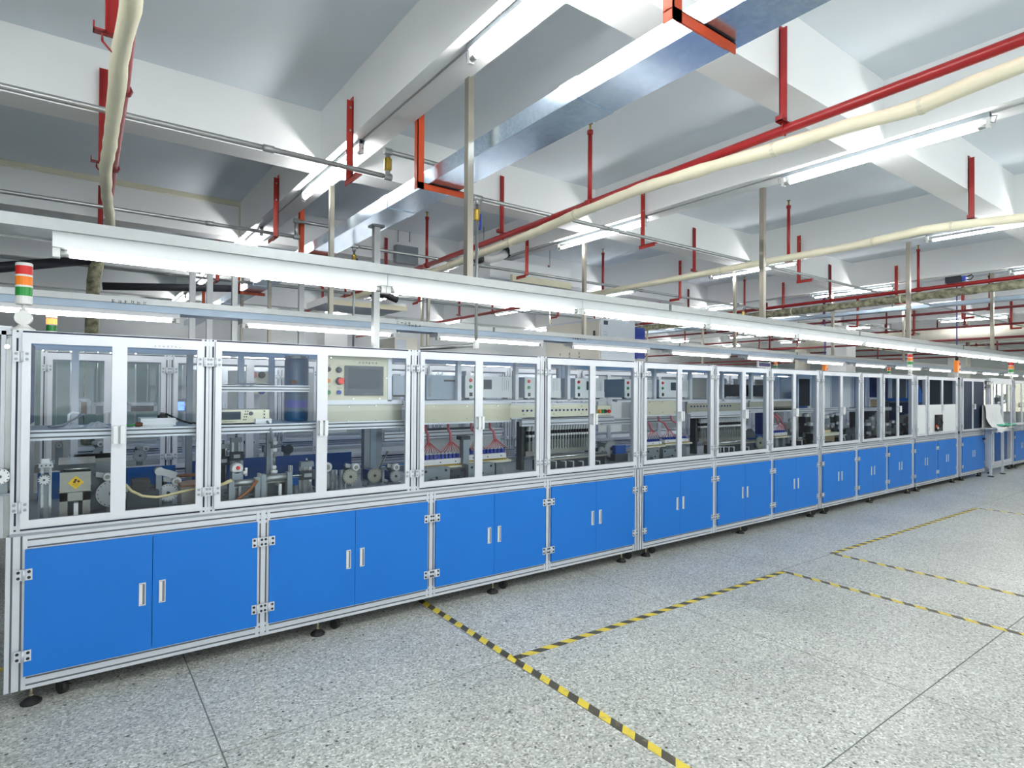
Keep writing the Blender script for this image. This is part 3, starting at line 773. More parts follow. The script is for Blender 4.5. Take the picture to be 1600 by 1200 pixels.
def bag(px0, px1, Y, h, label, seed):
    rnd = random.Random(seed); x0 = P(px0, 660, Y)[0]; x1 = P(px1, 660, Y)[0]; mb = MB(); k = mb.mi('tissue'); n, q = 9, 6
    for i in range(n+1):
        for j in range(q+1):
            e = math.sin(PI*i/n)*math.sin(PI*j/q)
            mb.v.append((x0+(x1-x0)*i/n, Y+.16*j/q, 1.377+h*e*(.6+.5*rnd.random())))
    for i in range(n):
        for j in range(q):
            a = i*(q+1)+j; mb.f.append((a, a+q+1, a+q+2, a+1)); mb.m.append(k); mb.sm.append(False)
    mb.box(x0+.01, x1-.01, Y+.01, Y+.15, 1.376, 1.379, 'tissue')
    return solo('plastic_bag', mb, label, 'bag', ((x0+x1)/2, Y, 1.377), 'clear bags on the first shelf')
bag(90, 128, 3.96, .03, 'crumpled clear plastic bag on the shelf behind the hooked tube', 1)
bag(130, 172, 3.95, .035, 'crumpled clear plastic bag beside the door handle', 2)
x, z = P(113, 650, 4.02)
solo('hooked_tube', MB().tube([(x+.03, 4.02, 1.455), (x, 4.02, 1.462), (x-.016, 4.02, 1.45), (x-.018, 4.02, 1.40), (x-.005, 4.02, 1.385), (x+.05, 4.02, 1.384)], .006, 'white_paint', 6), 'bent pale tube hooked upright on the first shelf', 'tube', (x, 4.02, 1.38))
xa = P(75, 670, 3.95)[0]
solo('grey_hose', MB().tube([(xa, 3.95, 1.39), (xa+.06, 3.96, 1.395), (x+.01, 4.0, 1.425), (x+.05, 4.05, 1.45)], .006, 'hose_grey', 6), 'thin grey hose rising diagonally over the first shelf', 'hose', (xa, 3.95, 1.38))

# lower part of bay one, right door
x, z = P(222, 772, 4.08)
t = thing('servo_motor', 'black servo motor behind the yellow hose', 'motor', (x, 4.1, .866))
part('body', MB().box(x-.075, x+.085, 4.06, 4.22, .89, z+.015, 'gunmetal').box(x-.05, x+.04, 4.07, 4.2, z+.015, z+.08, 'black'), t)
part('flange', MB().box(x-.085, x+.095, 4.22, 4.24, .88, z+.03, 'steel_dark'), t)
part('foot', MB().box(x-.08, x+.09, 4.05, 4.24, .866, .89, 'gunmetal'), t)
pts = [(196, 757), (205, 767), (222, 775), (245, 777), (262, 774), (285, 768), (306, 764)]
solo('yellow_hose', MB().tube([(P(a, b, 3.93)[0], 3.93, P(a, b, 3.93)[1]) for a, b in pts], .008, 'hose_cream', 8), 'cream yellow hose sagging across the glass of the second door', 'hose', (.4, 3.93, .95))
pts = [(330, 762), (350, 756), (362, 750)]
solo('yellow_hose', MB().tube([(P(a, b, 3.95)[0], 3.95, P(a, b, 3.95)[1]) for a, b in pts], .011, 'hose_cream', 8), 'short cream yellow hose entering the pump of the second bay', 'hose', (.75, 3.95, .95))
pts = [(272, 745), (285, 743), (306, 742)]
solo('brown_belt', MB().tube([(P(a, b, 4.3)[0], 4.3, P(a, b, 4.3)[1]) for a, b in pts], .012, 'belt_brown', 6), 'brown belt running from the drilled disc behind the yellow hose', 'belt', (.6, 4.3, 1.0))
pts = [(402, 750), (392, 764), (380, 774), (366, 785), (356, 795)]
solo('brown_belt', MB().tube([(P(a, b, 3.96)[0], 3.96, P(a, b, 3.96)[1]) for a, b in pts], .012, 'belt_brown', 6), 'orange brown belt slanting down over the cylinder in the second bay', 'belt', (.85, 3.96, .9))
x, z = P(258, 741, 4.12)
solo('swing_arm', MB().bar((x-.03, 4.14, z+.02), (x+.06, 4.14, z-.015), .03, .04, 'zinc').cyl((x-.03, 4.11, z+.02), (x-.03, 4.17, z+.02), .025, 'zinc', 12).box(x-.045, x-.015, 4.14, 4.17, .866, z+.02, 'grey_metal'), 'grey swing arm above the disc behind the yellow hose', 'arm', (x, 4.14, .866))
x0 = P(284, 770, 4.0)[0]
solo('cover_box', MB().box(x0, x0+.11, 4.0, 4.2, .866, P(290, 761, 4.0)[1], 'steel').box(x0-.005, x0+.115, 3.995, 4.205, P(290, 761, 4.0)[1], P(290, 761, 4.0)[1]+.012, 'belt_brown'), 'brown topped steel cover box beside the first double post', 'box', (x0, 4.0, .866))

# bay two: meter, sheet, barrel
xa, za = P(345, 660, 3.96); xb, zb = P(421, 640, 3.96)
t = thing('bench_meter', 'grey bench meter with a dark display on the second bay shelf', 'meter', (xa, 3.96, 1.377))
part('case', MB().box(xa, xb, 3.96, 4.2, 1.383, zb, 'cream').box(xa+.03, xa+.06, 3.97, 3.99, 1.377, 1.383, 'black').box(xb-.06, xb-.03, 3.97, 3.99, 1.377, 1.383, 'black'), t)
xs = P(376, 650, 3.96)[0]
part('display', MB().box(xa+.005, xs, 3.956, 3.96, 1.405, zb-.01, 'screen_grey'), t)
kb = MB(); xk = P(392, 647, 3.96)[0]; kb.lathe((xk, 3.95, P(392, 646, 3.96)[1]), (0, 1, 0), [(.012, 0), (.013, .01)], 'steel_dark', 12)
part('dial', kb, t)
for i in range(4):
    for j in range(2):
        bx = P(380+i*1, 644, 3.96)[0]+j*.012; part('button', MB().box(bx, bx+.006, 3.956, 3.96, 1.40+i*.017, 1.407+i*.017, 'ink'), t)
for i in range(3): part('button', MB().box(xb-.035, xb-.027, 3.956, 3.96, 1.41+i*.02, 1.418+i*.02, 'ink'), t)
lb = MB(); marks(lb, xa+.012, 3.9595, 1.390, 9, .007, 'ink'); part('lettering', lb, t)
x, z = P(411, 658, 3.93)
t = thing('adaptor_box', 'small white adaptor with a grey cable in front of the bench meter', 'adaptor', (x, 3.93, 1.377))
part('case', MB().box(x-.045, x+.05, 3.92, 3.955, 1.378, 1.408, 'white_paint'), t)
zz = P(417, 690, 3.93)[1]
part('cable', MB().tube([(x+.02, 3.915, 1.392), (x+.025, 3.90, 1.38), (x+.032, 3.86, 1.33), (x+.045, 3.88, 1.27), (x+.06, 3.95, 1.22)], .007, 'hose_grey', 6), t)
mb = MB(); x0 = P(358, 598, 3.96)[0]; x1 = P(427, 598, 3.96)[0]; zz = P(420, 602, 3.97)[1]; k = mb.mi('grey_metal'); n = 10
for i in range(n+1):
    u = i/n
    for j in range(3):
        mb.v.append((x0+(x1-x0)*u, 3.93+.12*j, zz+.004+.012*math.sin(PI*u)*(1.2-.4*j)-(.025*math.exp(-((u-.4)*6)**2) if j == 0 else 0)))
for i in range(n):
    for j in range(2):
        a = i*3+j; mb.f.append((a, a+3, a+4, a+1)); mb.m.append(k); mb.sm.append(True)
o = solo('grey_sheet', mb, 'limp grey sheet lying over the upper shelf of the second bay', 'sheet', (x0, 3.96, zz)); md = o.modifiers.new('s', 'SOLIDIFY'); md.thickness = .004
xa = P(450, 600, 4.12)[0]; xb = P(487, 600, 4.12)[0]; zt = P(470, 560, 4.12)[1]
t = thing('blue_drum', 'tall dark blue drum with a bright blue band behind the second bay glass', 'drum', ((xa+xb)/2, 4.3, 1.377))
r = (xb-xa)/2; cx = (xa+xb)/2
part('shell', MB().lathe((cx, 4.12+r, 1.377), (0, 0, 1), [(r*.96, 0), (r, .02), (r, zt-1.377-.03), (r*.96, zt-1.377)], 'teal_barrel', 32), t)
part('band', MB().lathe((cx, 4.12+r, 1.47), (0, 0, 1), [(r*1.005, 0), (r*1.005, .05)], 'blue_btn', 32), t)
part('rim', MB().lathe((cx, 4.12+r, zt), (0, 0, 1), [(r*.97, 0), (r, .004), (r, .02), (r*.9, .022)], 'chrome', 32), t)
part('tag', MB().box(cx-.06, cx-.02, 4.118, 4.125, P(460, 600, 4.12)[1], P(460, 594, 4.12)[1], 'label_brown'), t)

# touch-screen control panel
Yp = 3.90
xa, _ = P(500, 600, Yp); xb, zt = P(606, 558, Yp); zb = P(560, 625, Yp)[1]
t = thing('operator_console', 'beige control panel with touch screen, red emergency stop and coloured push buttons', 'control panel', (xa, Yp, zb))
part('plate', MB().box(xa, xb, Yp, Yp+.012, zb, zt+.03, 'beige_panel'), t)
part('frame', MB().box(xb, xb+.03, Yp-.005, Yp+.03, zb-.01, zt+.03, 'alu').box(xa, P(628, 620, Yp)[0], Yp-.005, Yp+.03, P(560, 632, Yp)[1], zb, 'alu'), t)
sa, s1 = P(538.5, 571, Yp); sb, s0 = P(598, 618, Yp)
scr = part('screen_bezel', MB().box(sa, sb, Yp-.012, Yp, s0, s1, 'screen'), t)
part('screen', MB().box(sa+.02, sb-.02, Yp-.0135, Yp-.012, s0+.045, s1-.02, 'screen_grey'), scr)
lb = MB(); marks(lb, (sa+sb)/2-.02, Yp-.0125, s0+.012, 8, .008, 'ink_grey', .011); part('lettering', lb, scr)
for (px, py, mt, r) in ((512, 577, 'black', .018), (529, 578, 'gunmetal', .020), (530, 595.5, 'red_btn', .026), (512, 595, 'amber_btn', .016), (512, 613, 'green_btn', .017), (528.5, 613, 'blue_btn', .017)):
    x, z = P(px, py, Yp)
    b = part('push_button', MB().lathe((x, Yp-.012, z), (0, 1, 0), [(r*.9, 0), (r, .004), (r, .012)], 'chrome' if mt not in ('black', 'gunmetal', 'red_btn') else 'gunmetal', 16), t)
    d = .035 if mt == 'red_btn' else .016
    part('cap', MB().lathe((x, Yp-.012-d, z), (0, 1, 0), [(r*.7, 0), (r*.85, .004), (r*(.9 if mt == 'red_btn' else .7), .014), (r*.55, d)], mt, 16), b)
lb = MB()
for px, py, n in ((527, 571.5, 3), (511, 571, 2), (527, 589, 2), (511, 588.5, 1), (511, 603.5, 2), (526, 606, 3)):
    x, z = P(px, py, Yp); marks(lb, x, Yp, z-.006, n, .010, 'ink')
x, z = P(560, 566, Yp); marks(lb, x, Yp, z-.010, 6, .018, 'ink', .024)
part('lettering', lb, t)
sm = MB()
for px, py in ((552, 623), (593, 623), (604, 591), (517, 559)):
    x, z = P(px, py, Yp); sm.lathe((x, Yp-.004, z), (0, 1, 0), [(.005, 0), (.006, .004)], 'chrome', 8)
part('screws', sm, t)
xa, z1 = P(510, 633, Yp); xb, z0 = P(628, 660, Yp)
t = thing('stainless_plate', 'stainless cover plate under the touch screen panel', 'cover plate', (xa, Yp+.03, z0))
part('plate', MB().box(xa-.03, xb+.01, Yp+.02, Yp+.03, z0-.012, z1, 'stainless'), t)
sm = MB()
for px, py in ((547, 636), (589, 634), (546, 658), (589, 657)):
    x, z = P(px, py, Yp); sm.lathe((x, Yp+.015, z), (0, 1, 0), [(.005, 0), (.006, .005)], 'chrome', 8)
part('screws', sm, t)
xa, za = P(614, 618, 4.3); xb, zb = P(629, 588, 4.3)
solo('pale_case', MB().box(xa, xb+.1, 4.3, 4.5, za, zb, 'cabinet_front').box(xa, xb+.1, 4.296, 4.3, za-.01, za+.004, 'black'), 'pale instrument case glimpsed right of the touch screen', 'case', (xa, 4.3, za))
shelf_rail(1.84, 1.93, 3.96, P(620, 634, 3.96)[1], P(620, 626, 3.96)[1], 'short rail end right of the touch screen')

# bay two bottom: cylinders and stands
def cylinder_unit(pxa, pya, pxb, pyb, Y, r, label):
    a, za = P(pxa, pya, Y); b, zb = P(pxb, pyb, Y)
    t = thing('air_cylinder', label, 'cylinder', (a, Y, .866), 'air cylinders')
    part('barrel', MB().cyl((a, Y, za), (b, Y, zb), r, 'zinc', 14), t)
    part('end_cap', MB().box(a-.02, a+.01, Y-r*1.2, Y+r*1.2, .866, za+r*1.2, 'grey_metal'), t)
    part('end_cap', MB().box(b-.01, b+.02, Y-r*1.2, Y+r*1.2, .866, zb+r*1.2, 'grey_metal'), t)
    part('rod', MB().cyl((b, Y, zb), (b+.09, Y, zb), r*.3, 'chrome', 8), t)
    return t
cylinder_unit(412, 748, 450, 744, 4.0, .024, 'horizontal steel cylinder between two uprights in the second bay')
cylinder_unit(362, 756, 400, 752, 3.98, .02, 'bright horizontal cylinder under the pump in the second bay')
def slide_stand(px, pyt, Y, w, label, mt='zinc', head=True):
    x, z = P(px, pyt, Y)
    t = thing('slide_stand', label, 'stand', (x, Y, .866), 'slide stands')
    part('rod', MB().box(x-w*.4, x-w*.2, Y, Y+.02, .87, z, 'chrome'), t); part('rod', MB().box(x+w*.2, x+w*.4, Y, Y+.02, .87, z, 'chrome'), t)
    part('back_plate', MB().box(x-w*.5, x+w*.5, Y+.02, Y+.035, .866, z, mt), t)
    if head:
        zz = z-(z-.866)*.28
        part('carriage', MB().box(x-w*.62, x+w*.62, Y-.03, Y+.0, zz-.03, zz+.03, 'gunmetal').box(x-w*.3, x+w*.3, Y-.034, Y-.03, zz-.012, zz+.012, 'zinc'), t)
        part('top_block', MB().box(x-w*.5, x+w*.5, Y-.02, Y+.03, z-.004, z+.03, 'grey_metal').cyl((x, Y, z+.03), (x, Y, z+.055), .008, 'chrome', 8), t)
    return t
slide_stand(479, 728, 4.05, .085, 'slide stand with dark carriage beside the door seam of the second bay')
slide_stand(369, 690, 4.5, .07, 'tall slide stand at the back of the second bay', 'grey_metal')
slide_stand(349, 700, 4.55, .06, 'thin slide stand near the left stile of the second bay', 'gunmetal')
slide_stand(406, 740, 3.98, .02, 'narrow upright plate left of the steel cylinder', 'zinc', False)
slide_stand(455, 728, 3.98, .022, 'narrow upright plate right of the steel cylinder', 'zinc', False)
x, z = P(429, 690, 4.05)
t = thing('sensor_stand', 'vertical sensor stand with white joints hanging into the second bay', 'stand', (x, 4.05, .866))
part('post', MB().box(x-.035, x-.01, 4.1, 4.13, .866, 1.33, 'grey_metal'), t)
s = MB(); 
for py, r in ((686, .013), (692, .018), (703, .017), (712, .011), (720, .008), (730, .014), (737, .022)):
    zz = P(429, py, 4.05)[1]; s.lathe((x, 4.05, zz-.012), (0, 0, 1), [(r*.7, 0), (r, .006), (r, .018), (r*.7, .024)], 'white_plastic' if r > .012 else 'steel', 10)
s.cyl((x, 4.05, P(429, 742, 4.05)[1]), (x, 4.05, P(429, 684, 4.05)[1]), .006, 'steel', 8)
part('sensor', s, t); part('cross_arm', MB().bar((x-.02, 4.1, P(429, 692, 4.05)[1]), (x+.02, 4.05, P(429, 692, 4.05)[1]), .012, .012, 'zinc'), t)
x, z = P(370, 732, 4.02)
t = thing('dosing_pump', 'small white and red dosing pump at the end of the yellow hose', 'pump', (x, 4.02, .866))
part('body', MB().lathe((x, 4.0, z), (0, 1, 0), [(.03, 0), (.036, .01), (.036, .05)], 'white_plastic', 16).box(x-.03, x+.03, 4.0, 4.05, z-.075, z-.02, 'grey_metal'), t)
part('red_cap', MB().lathe((x+.004, 3.992, z+.005), (0, 1, 0), [(.01, 0), (.013, .008)], 'red_btn', 10), t)
part('stand', MB().box(x-.025, x-.01, 4.01, 4.04, .866, z-.07, 'zinc').box(x+.01, x+.025, 4.01, 4.04, .866, z-.07, 'zinc'), t)
part('fitting', MB().cyl((x+.035, 4.02, z-.03), (x+.055, 4.02, z-.03), .012, 'white_plastic', 8).cyl((x+.055, 4.02, z-.05), (x+.055, 4.02, z-.0), .008, 'white_plastic', 8), t)
xa, za = P(414, 752, 4.03); xb, zb = P(454, 752, 4.03)
t = thing('window_frame_stand', 'open steel frame with a white pull below the steel cylinder', 'stand', (xa, 4.03, .866))
part('frame', MB().box(xa, xa+.015, 4.03, 4.1, .866, za, 'steel').box(xb-.015, xb, 4.03, 4.1, .866, za, 'steel').box(xa, xb, 4.03, 4.1, za-.015, za, 'steel').box(xa, xb, 4.09, 4.1, .866, za, 'steel_dark'), t)
part('pull', MB().box((xa+xb)/2-.004, (xa+xb)/2+.014, 3.99, 4.005, .89, za-.02, 'white_plastic').box((xa+xb)/2-.004, (xa+xb)/2+.014, 4.0, 4.09, za-.035, za-.02, 'white_plastic'), t)
xa, _ = P(346, 778, 4.05); xb, zb = P(406, 768, 4.05)
t = thing('grey_drive', 'low grey drive housing with silver bands at the bottom of the second bay', 'housing', (xa, 4.05, .866))
part('housing', MB().box(xa, xb, 4.05, 4.25, .866, P(376, 762, 4.05)[1], 'grey_metal'), t)
for px in (354, 388):
    x, z = P(px, 768, 4.05); part('silver_band', MB().box(x-.03, x+.04, 4.045, 4.05, z-.012, z-.004, 'chrome').box(x-.03, x+.04, 4.045, 4.05, z-.035, z-.027, 'chrome'), t)
x, z = P(464, 760, 4.2)
solo('blue_sensor', MB().box(x-.03, x+.035, 4.2, 4.24, z+.01, z+.06, 'blue_paint').box(x-.02, x-.005, 4.22, 4.24, .866, z+.01, 'steel'), 'small bright blue sensor behind the dark carriage', 'sensor', (x, 4.2, .866))
solo('tension_lever', MB().cyl((P(592, 735, 4.4)[0], 4.4, P(592, 735, 4.4)[1]), (P(606, 705, 4.4)[0], 4.4, P(606, 705, 4.4)[1]), .008, 'steel', 8).box(P(592, 735, 4.4)[0]-.02, P(592, 735, 4.4)[0]+.02, 4.38, 4.42, .866, P(592, 735, 4.4)[1], 'grey_metal'), 'slanted steel lever beside the bright rimmed disc', 'lever', (1.9, 4.4, .866))
for px, lab in ((537, 'left one of the tandem chrome posts below the touch screen'), (523, 'twin steel bracket post beside the half hidden disc')):
    slide_stand(px, 735, 4.22, .05, lab, 'grey_metal', False)

# white power supplies on the upper shelves
GEN = {}
def generator(pxa, pxb, pyt, pyb, Y, label, depth=.42):
    xa, z1 = P(pxa, pyt, Y); xb, z0 = P(pxb, pyb, Y); z1 = max(z1, z0+.15)
    w, h = xb-xa, z1-z0
    t = thing('power_supply', label, 'power supply', (xa, Y, z0), 'white power supplies on the inner shelf')
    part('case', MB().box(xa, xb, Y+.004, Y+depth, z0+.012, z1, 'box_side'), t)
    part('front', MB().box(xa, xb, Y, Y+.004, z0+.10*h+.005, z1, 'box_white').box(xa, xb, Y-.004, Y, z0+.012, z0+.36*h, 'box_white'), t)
    part('display', MB().box(xa+w*.38, xa+w*.55, Y-.003, Y, z0+.44*h, z0+.86*h, 'screen_grey'), t)
    for f, mt in ((.82, 'red_btn'), (.54, 'green_btn')):
        part('button', MB().lathe((xa+w*.11, Y-.010, z0+f*h), (0, 1, 0), [(.013, 0), (.016, .01)], mt, 10), t)
    part('switch', MB().box(xa+w*.08, xa+w*.14, Y-.009, Y-.004, z0+.13*h, z0+.29*h, 'black'), t)
    g = MB()
    for k in range(4): g.box(xa+w*(.78+.045*k), xa+w*(.785+.045*k), Y-.001, Y, z0+.40*h, z0+.85*h, 'slot_grey')
    part('grooves', g, t)
    lb = MB(); marks(lb, xa+w*.78, Y, z0+.89*h, 3, .010, 'ink', w*.05); part('lettering', lb, t)
    for x in (xa+.03, xb-.06): part('foot', MB().box(x, x+.03, Y+.03, Y+.06, z0, z0+.012, 'black').box(x, x+.03, Y+depth-.06, Y+depth-.03, z0, z0+.012, 'black'), t)
    return t
def top_shelf(a, b, px, pya, pyb, Y, label):
    t = thing('upper_shelf', label, 'shelf', (a, Y, P(px, pyb, Y)[1]), 'upper inner shelves')
    part('rail', MB().box(a, b, Y-.03, Y+.01, P(px, pyb, Y)[1], P(px, pya, Y)[1], 'alu'), t)
    part('plate', MB().box(a, b, Y+.01, Y+.5, P(px, pya, Y)[1]-.012, P(px, pya, Y)[1]-.001, 'box_side'), t)
    return t
YG = 4.18
top_shelf(1.96, 4.29, 750, 625.2, 628.5, YG, 'upper shelf carrying power supplies in the near machine')
top_shelf(4.36, 7.72, 1150, 624.0, 626.5, YG, 'upper shelf carrying power supplies and monitors in the second machine')
xa, zb = P(668, 624, YG); xb, zt = P(713, 587, YG)
t = thing('grey_cover_box', 'blue grey covered box left of the white power supplies', 'box', (xa, YG, zb))
part('case', MB().box(xa, xb, YG+.02, YG+.42, zb, zt, 'box_side'), t); part('stickers', MB().box(xa+.16, xa+.3, YG+.017, YG+.02, zt-.05, zt-.035, 'ink').box(xa+.02, xa+.02+.02, YG+.017, YG+.02, zb+.02, zt-.02, 'grey_metal'), t)
generator(727, 800, 587.5, 623.5, YG, 'first white power supply, straddling the handles of the wire harness bay')
generator(820, 876, 589.5, 623.5, YG, 'second white power supply, behind the post right of the wire harness bay')
generator(899, 944, 591, 623.5, YG, 'third white power supply, above the near gripper bank')
generator(976, 1020, 592.5, 623, YG, 'fourth white power supply, behind the module joint post')
generator(1030, 1076, 593, 622.5, YG, 'fifth white power supply, above the second wire harness bay')
for px, n in ((716, 'near'), (801, 'n'), (887, 'n'), (1024, 'n'), (1078, 'n'), (1125, 'n'), (1175, 'n')):
    pass
t = thing('shelf_uprights', 'slim inner posts standing between the white power supplies', 'posts', (3, YG, 1.3))
t.name = 'partition_frame'; t['label'] = 'slim inner partition frame between the white power supplies'; t['category'] = 'frame'
BASE[t.name] = (3, YG, 1.3)
for px in (717, 807, 888, 1023, 1079, 1129, 1174):
    x = P(px, 600, YG-.02)[0]; part('upright', MB().box(x-.018, x+.018, YG-.03, YG+.01, P(px, 626, YG)[1], 1.84, 'alu'), t)

def fascia(pxa, pxb, pyt, pyb, Y, label, mt='beige_panel', leds=None, lip=True):
    xa, z1 = P(pxa, pyt, Y); xb, z0 = P(pxb, pyb, Y); z0 = P((pxa+pxb)/2, pyb, Y)[1]; z1 = P((pxa+pxb)/2, pyt, Y)[1]
    t = thing('fascia_panel', label, 'panel', (xa, Y, z0), 'fascia panels over the tooling')
    part('plate', MB().box(xa, xb, Y, Y+.02, z0, z1, mt), t)
    if lip: part('lip', MB().box(xa, xb, Y-.02, Y+.02, z0-.012, z0, 'alu').box(xa, xb, Y-.012, Y+.02, z1-.012, z1+.004, 'alu'), t)
    sm = MB()
    for f in (.15, .5, .85):
        for z in (z0+.025, z1-.03): sm.lathe((xa+(xb-xa)*f, Y-.004, z), (0, 1, 0), [(.005, 0), (.006, .004)], 'chrome', 6)
    part('screws', sm, t)
    if leds:
        la, _ = P(leds[0], leds[2], Y); lb_, lz = P(leds[1], leds[2], Y); n = leds[3]
        for i in range(n):
            x = la+(lb_-la)*i/(n-1); part('port', MB().lathe((x, Y-.008, lz), (0, 1, 0), [(.008, 0), (.010, .008)], 'blue_deep', 8), t)
    return t
fascia(654, 797, 629, 659, 4.06, 'long beige trunking over the red wire harnesses', 'beige_panel')
fascia(797, 926, 630, 651, 4.14, 'cream fascia with a row of dark blue ports over the near grippers', 'cream', (817, 916, 640, 17))
fascia(1006, 1062, 624, 648, 4.06, 'beige trunking over the second set of wire harnesses', 'beige_panel')
fascia(1073, 1168, 628, 644, 4.14, 'grey fascia with a dark blue port row over the second grippers', 'stainless', (1080, 1141, 634, 14))
fascia(1171, 1191, 626, 641, 4.14, 'short blank steel fascia after the port row', 'stainless')
fascia(1206, 1238, 625, 641, 4.12, 'steel fascia above the third wire harness', 'stainless')
x, z = P(934, 637, 4.12); x1, z1 = P(952, 648, 4.12)
t = thing('button_box', 'cream button box with red, black and green buttons over the grey disc', 'button box', (x, 4.12, z1))
part('case', MB().box(x, x1+.02, 4.12, 4.2, z1-.01, z+.02, 'cream'), t)
for px, mt in ((936, 'amber_btn'), (940.5, 'green_btn'), (945, 'black'), (951, 'red_btn')):
    a, b = P(px, 642.5, 4.12); part('button', MB().lathe((a, 4.10, b), (0, 1, 0), [(.016, 0), (.02, .02)], mt, 10), t)
part('bracket', MB().box(x+.02, x+.06, 4.2, 4.24, 1.33, z, 'alu'), t)

# red wire harness + valve manifolds
def harness(px, pyt, pyb, Y, spread, label, n=8, lean=0):
    x, z1 = P(px, pyt, Y); xb, z0 = P(px+lean, pyb, Y); rnd = random.Random(int(px))
    t = thing('wire_harness', label, 'cable', (x, Y, z0), 'red wire harnesses')
    zf = z0+(z1-z0)*.32
    part('sheath', MB().tube([(x, Y+.02, z1+.03), (x-.008, Y, z1-.05), (x+(xb-x)*.5, Y-.01, (z1+zf)/2), (xb, Y, zf)], .011, 'wire_red', 8), t)
    for i in range(n):
        u = (i/(n-1)-.5)*2*spread
        part('wire', MB().tube([(xb, Y, zf+.02), (xb+u*.35, Y-.02+.01*rnd.random(), zf-.02), (xb+u*.8, Y-.02, zf-.06), (xb+u, Y-.01, z0)], .003, 'wire_red2' if i % 3 else 'wire_red', 5), t)
    return t
def manifold(pxa, pxb, pyt, pyb, Y, n, label, tops=True):
    xa, z1 = P(pxa, pyt, Y); xb, _ = P(pxb, pyt, Y); z0 = P((pxa+pxb)/2, pyb, Y)[1]; z1 = P((pxa+pxb)/2, pyt, Y)[1]
    h = z1-z0
    t = thing('valve_manifold', label, 'manifold', (xa, Y, .866), 'valve manifolds')
    part('block', MB().box(xa, xb, Y, Y+.09, z0+h*.30, z0+h*.66, 'white_plastic'), t)
    part('base_rail', MB().box(xa-.02, xb+.04, Y-.02, Y+.12, z0, z0+h*.18, 'cream').box(xa, xb, Y-.005, Y+.1, z0+h*.18, z0+h*.30, 'brass'), t)
    part('support', MB().box(xa+.03, xa+.10, Y+.01, Y+.09, .866, z0, 'grey_metal').box(xb-.10, xb-.03, Y+.01, Y+.09, .866, z0, 'grey_metal'), t)
    w = (xb-xa)/n
    me = MB().box(-w*.30, w*.30, -.012, .012, 0, h*.30, 'fitting_blue').cyl((0, 0, h*.28), (0, 0, h*.42), w*.2, 'white_plastic', 6).mesh('fitting')
    for i in range(n): inst('fitting', me, t, (xa+w*(i+.5), Y+.035, z0+h*.66))
    sm = MB()
    for f in (.12, .5, .86): sm.lathe((xa+(xb-xa)*f, Y-.002, z0+h*.46), (0, 1, 0), [(.006, 0), (.006, .002)], 'black', 6)
    part('bolts', sm, t)
    return t
YM = 4.22
manifold(654, 721, 710, 733, YM, 11, 'first white valve manifold with blue fittings under the red harnesses')
manifold(732, 791, 702, 723.5, YM, 10, 'second white valve manifold, right of the grey support post')
manifold(1006, 1034, 686, 699, YM, 8, 'third manifold with blue fittings, in the second machine')
manifold(1039, 1076, 682, 694.5, YM, 9, 'fourth manifold with blue fittings, beside the second gripper bank')
manifold(1211, 1230, 672, 684, YM, 6, 'short manifold with blue fittings under the third wire harness')
harness(666, 662, 708, YM+.03, .11, 'red wire harness nearest the double post', 9, 3)
harness(702, 662, 706, YM+.03, .13, 'red wire harness fanning out over the middle of the first manifold', 9, 2)
harness(738, 661, 702, YM+.03, .09, 'red wire harness half hidden by the door handles', 8, 5)
harness(767, 660, 700, YM+.03, .12, 'red wire harness over the second manifold', 9, 6)
harness(1008, 650, 684, YM+.03, .12, 'first red harness in the second machine', 6, 10)
harness(1030, 650, 682, YM+.03, .12, 'second red harness in the second machine', 6, 14)
harness(1050, 650, 681, YM+.03, .10, 'third red harness beside the door handles of the second machine', 6, 10)
harness(1208, 643, 672, YM+.03, .10, 'left red harness over the short manifold', 5, 8)
harness(1213, 643, 671, YM+.03, .10, 'right red harness over the short manifold', 5, 9)
solo('support_post', MB().box(P(722, 700, 4.2)[0], P(731, 700, 4.2)[0], 4.18, 4.24, .866, P(726, 687, 4.2)[1], 'grey_metal').box(P(719, 690, 4.2)[0], P(733, 690, 4.2)[0], 4.18, 4.26, P(726, 687, 4.2)[1], P(726, 687, 4.2)[1]+.03, 'gunmetal'), 'grey support post between the first two manifolds', 'post', (2.4, 4.2, .866))
xa = P(656, 690, 4.5)[0]; xb = P(782, 690, 4.5)[0]
t = thing('back_splash', 'pale backing plate behind the red harnesses', 'panel', (xa, 4.5, .866))
part('plate', MB().box(xa, xb, 4.5, 4.51, .98, P(700, 684, 4.5)[1], 'box_white'), t)
part('leg', MB().box(xa, xa+.04, 4.51, 4.54, .866, 1.2, 'grey_metal'), t); part('leg', MB().box(xb-.04, xb, 4.51, 4.54, .866, 1.2, 'grey_metal'), t)
part('slotted_bar', MB().box(xa, xb-.3, 4.46, 4.5, P(700, 680, 4.5)[1], P(700, 668, 4.5)[1], 'gunmetal'), t)
part('chrome_bar', MB().cyl((xa, 4.44, P(690, 683, 4.44)[1]), (xb-.4, 4.44, P(690, 683, 4.44)[1]), .012, 'chrome', 8), t)
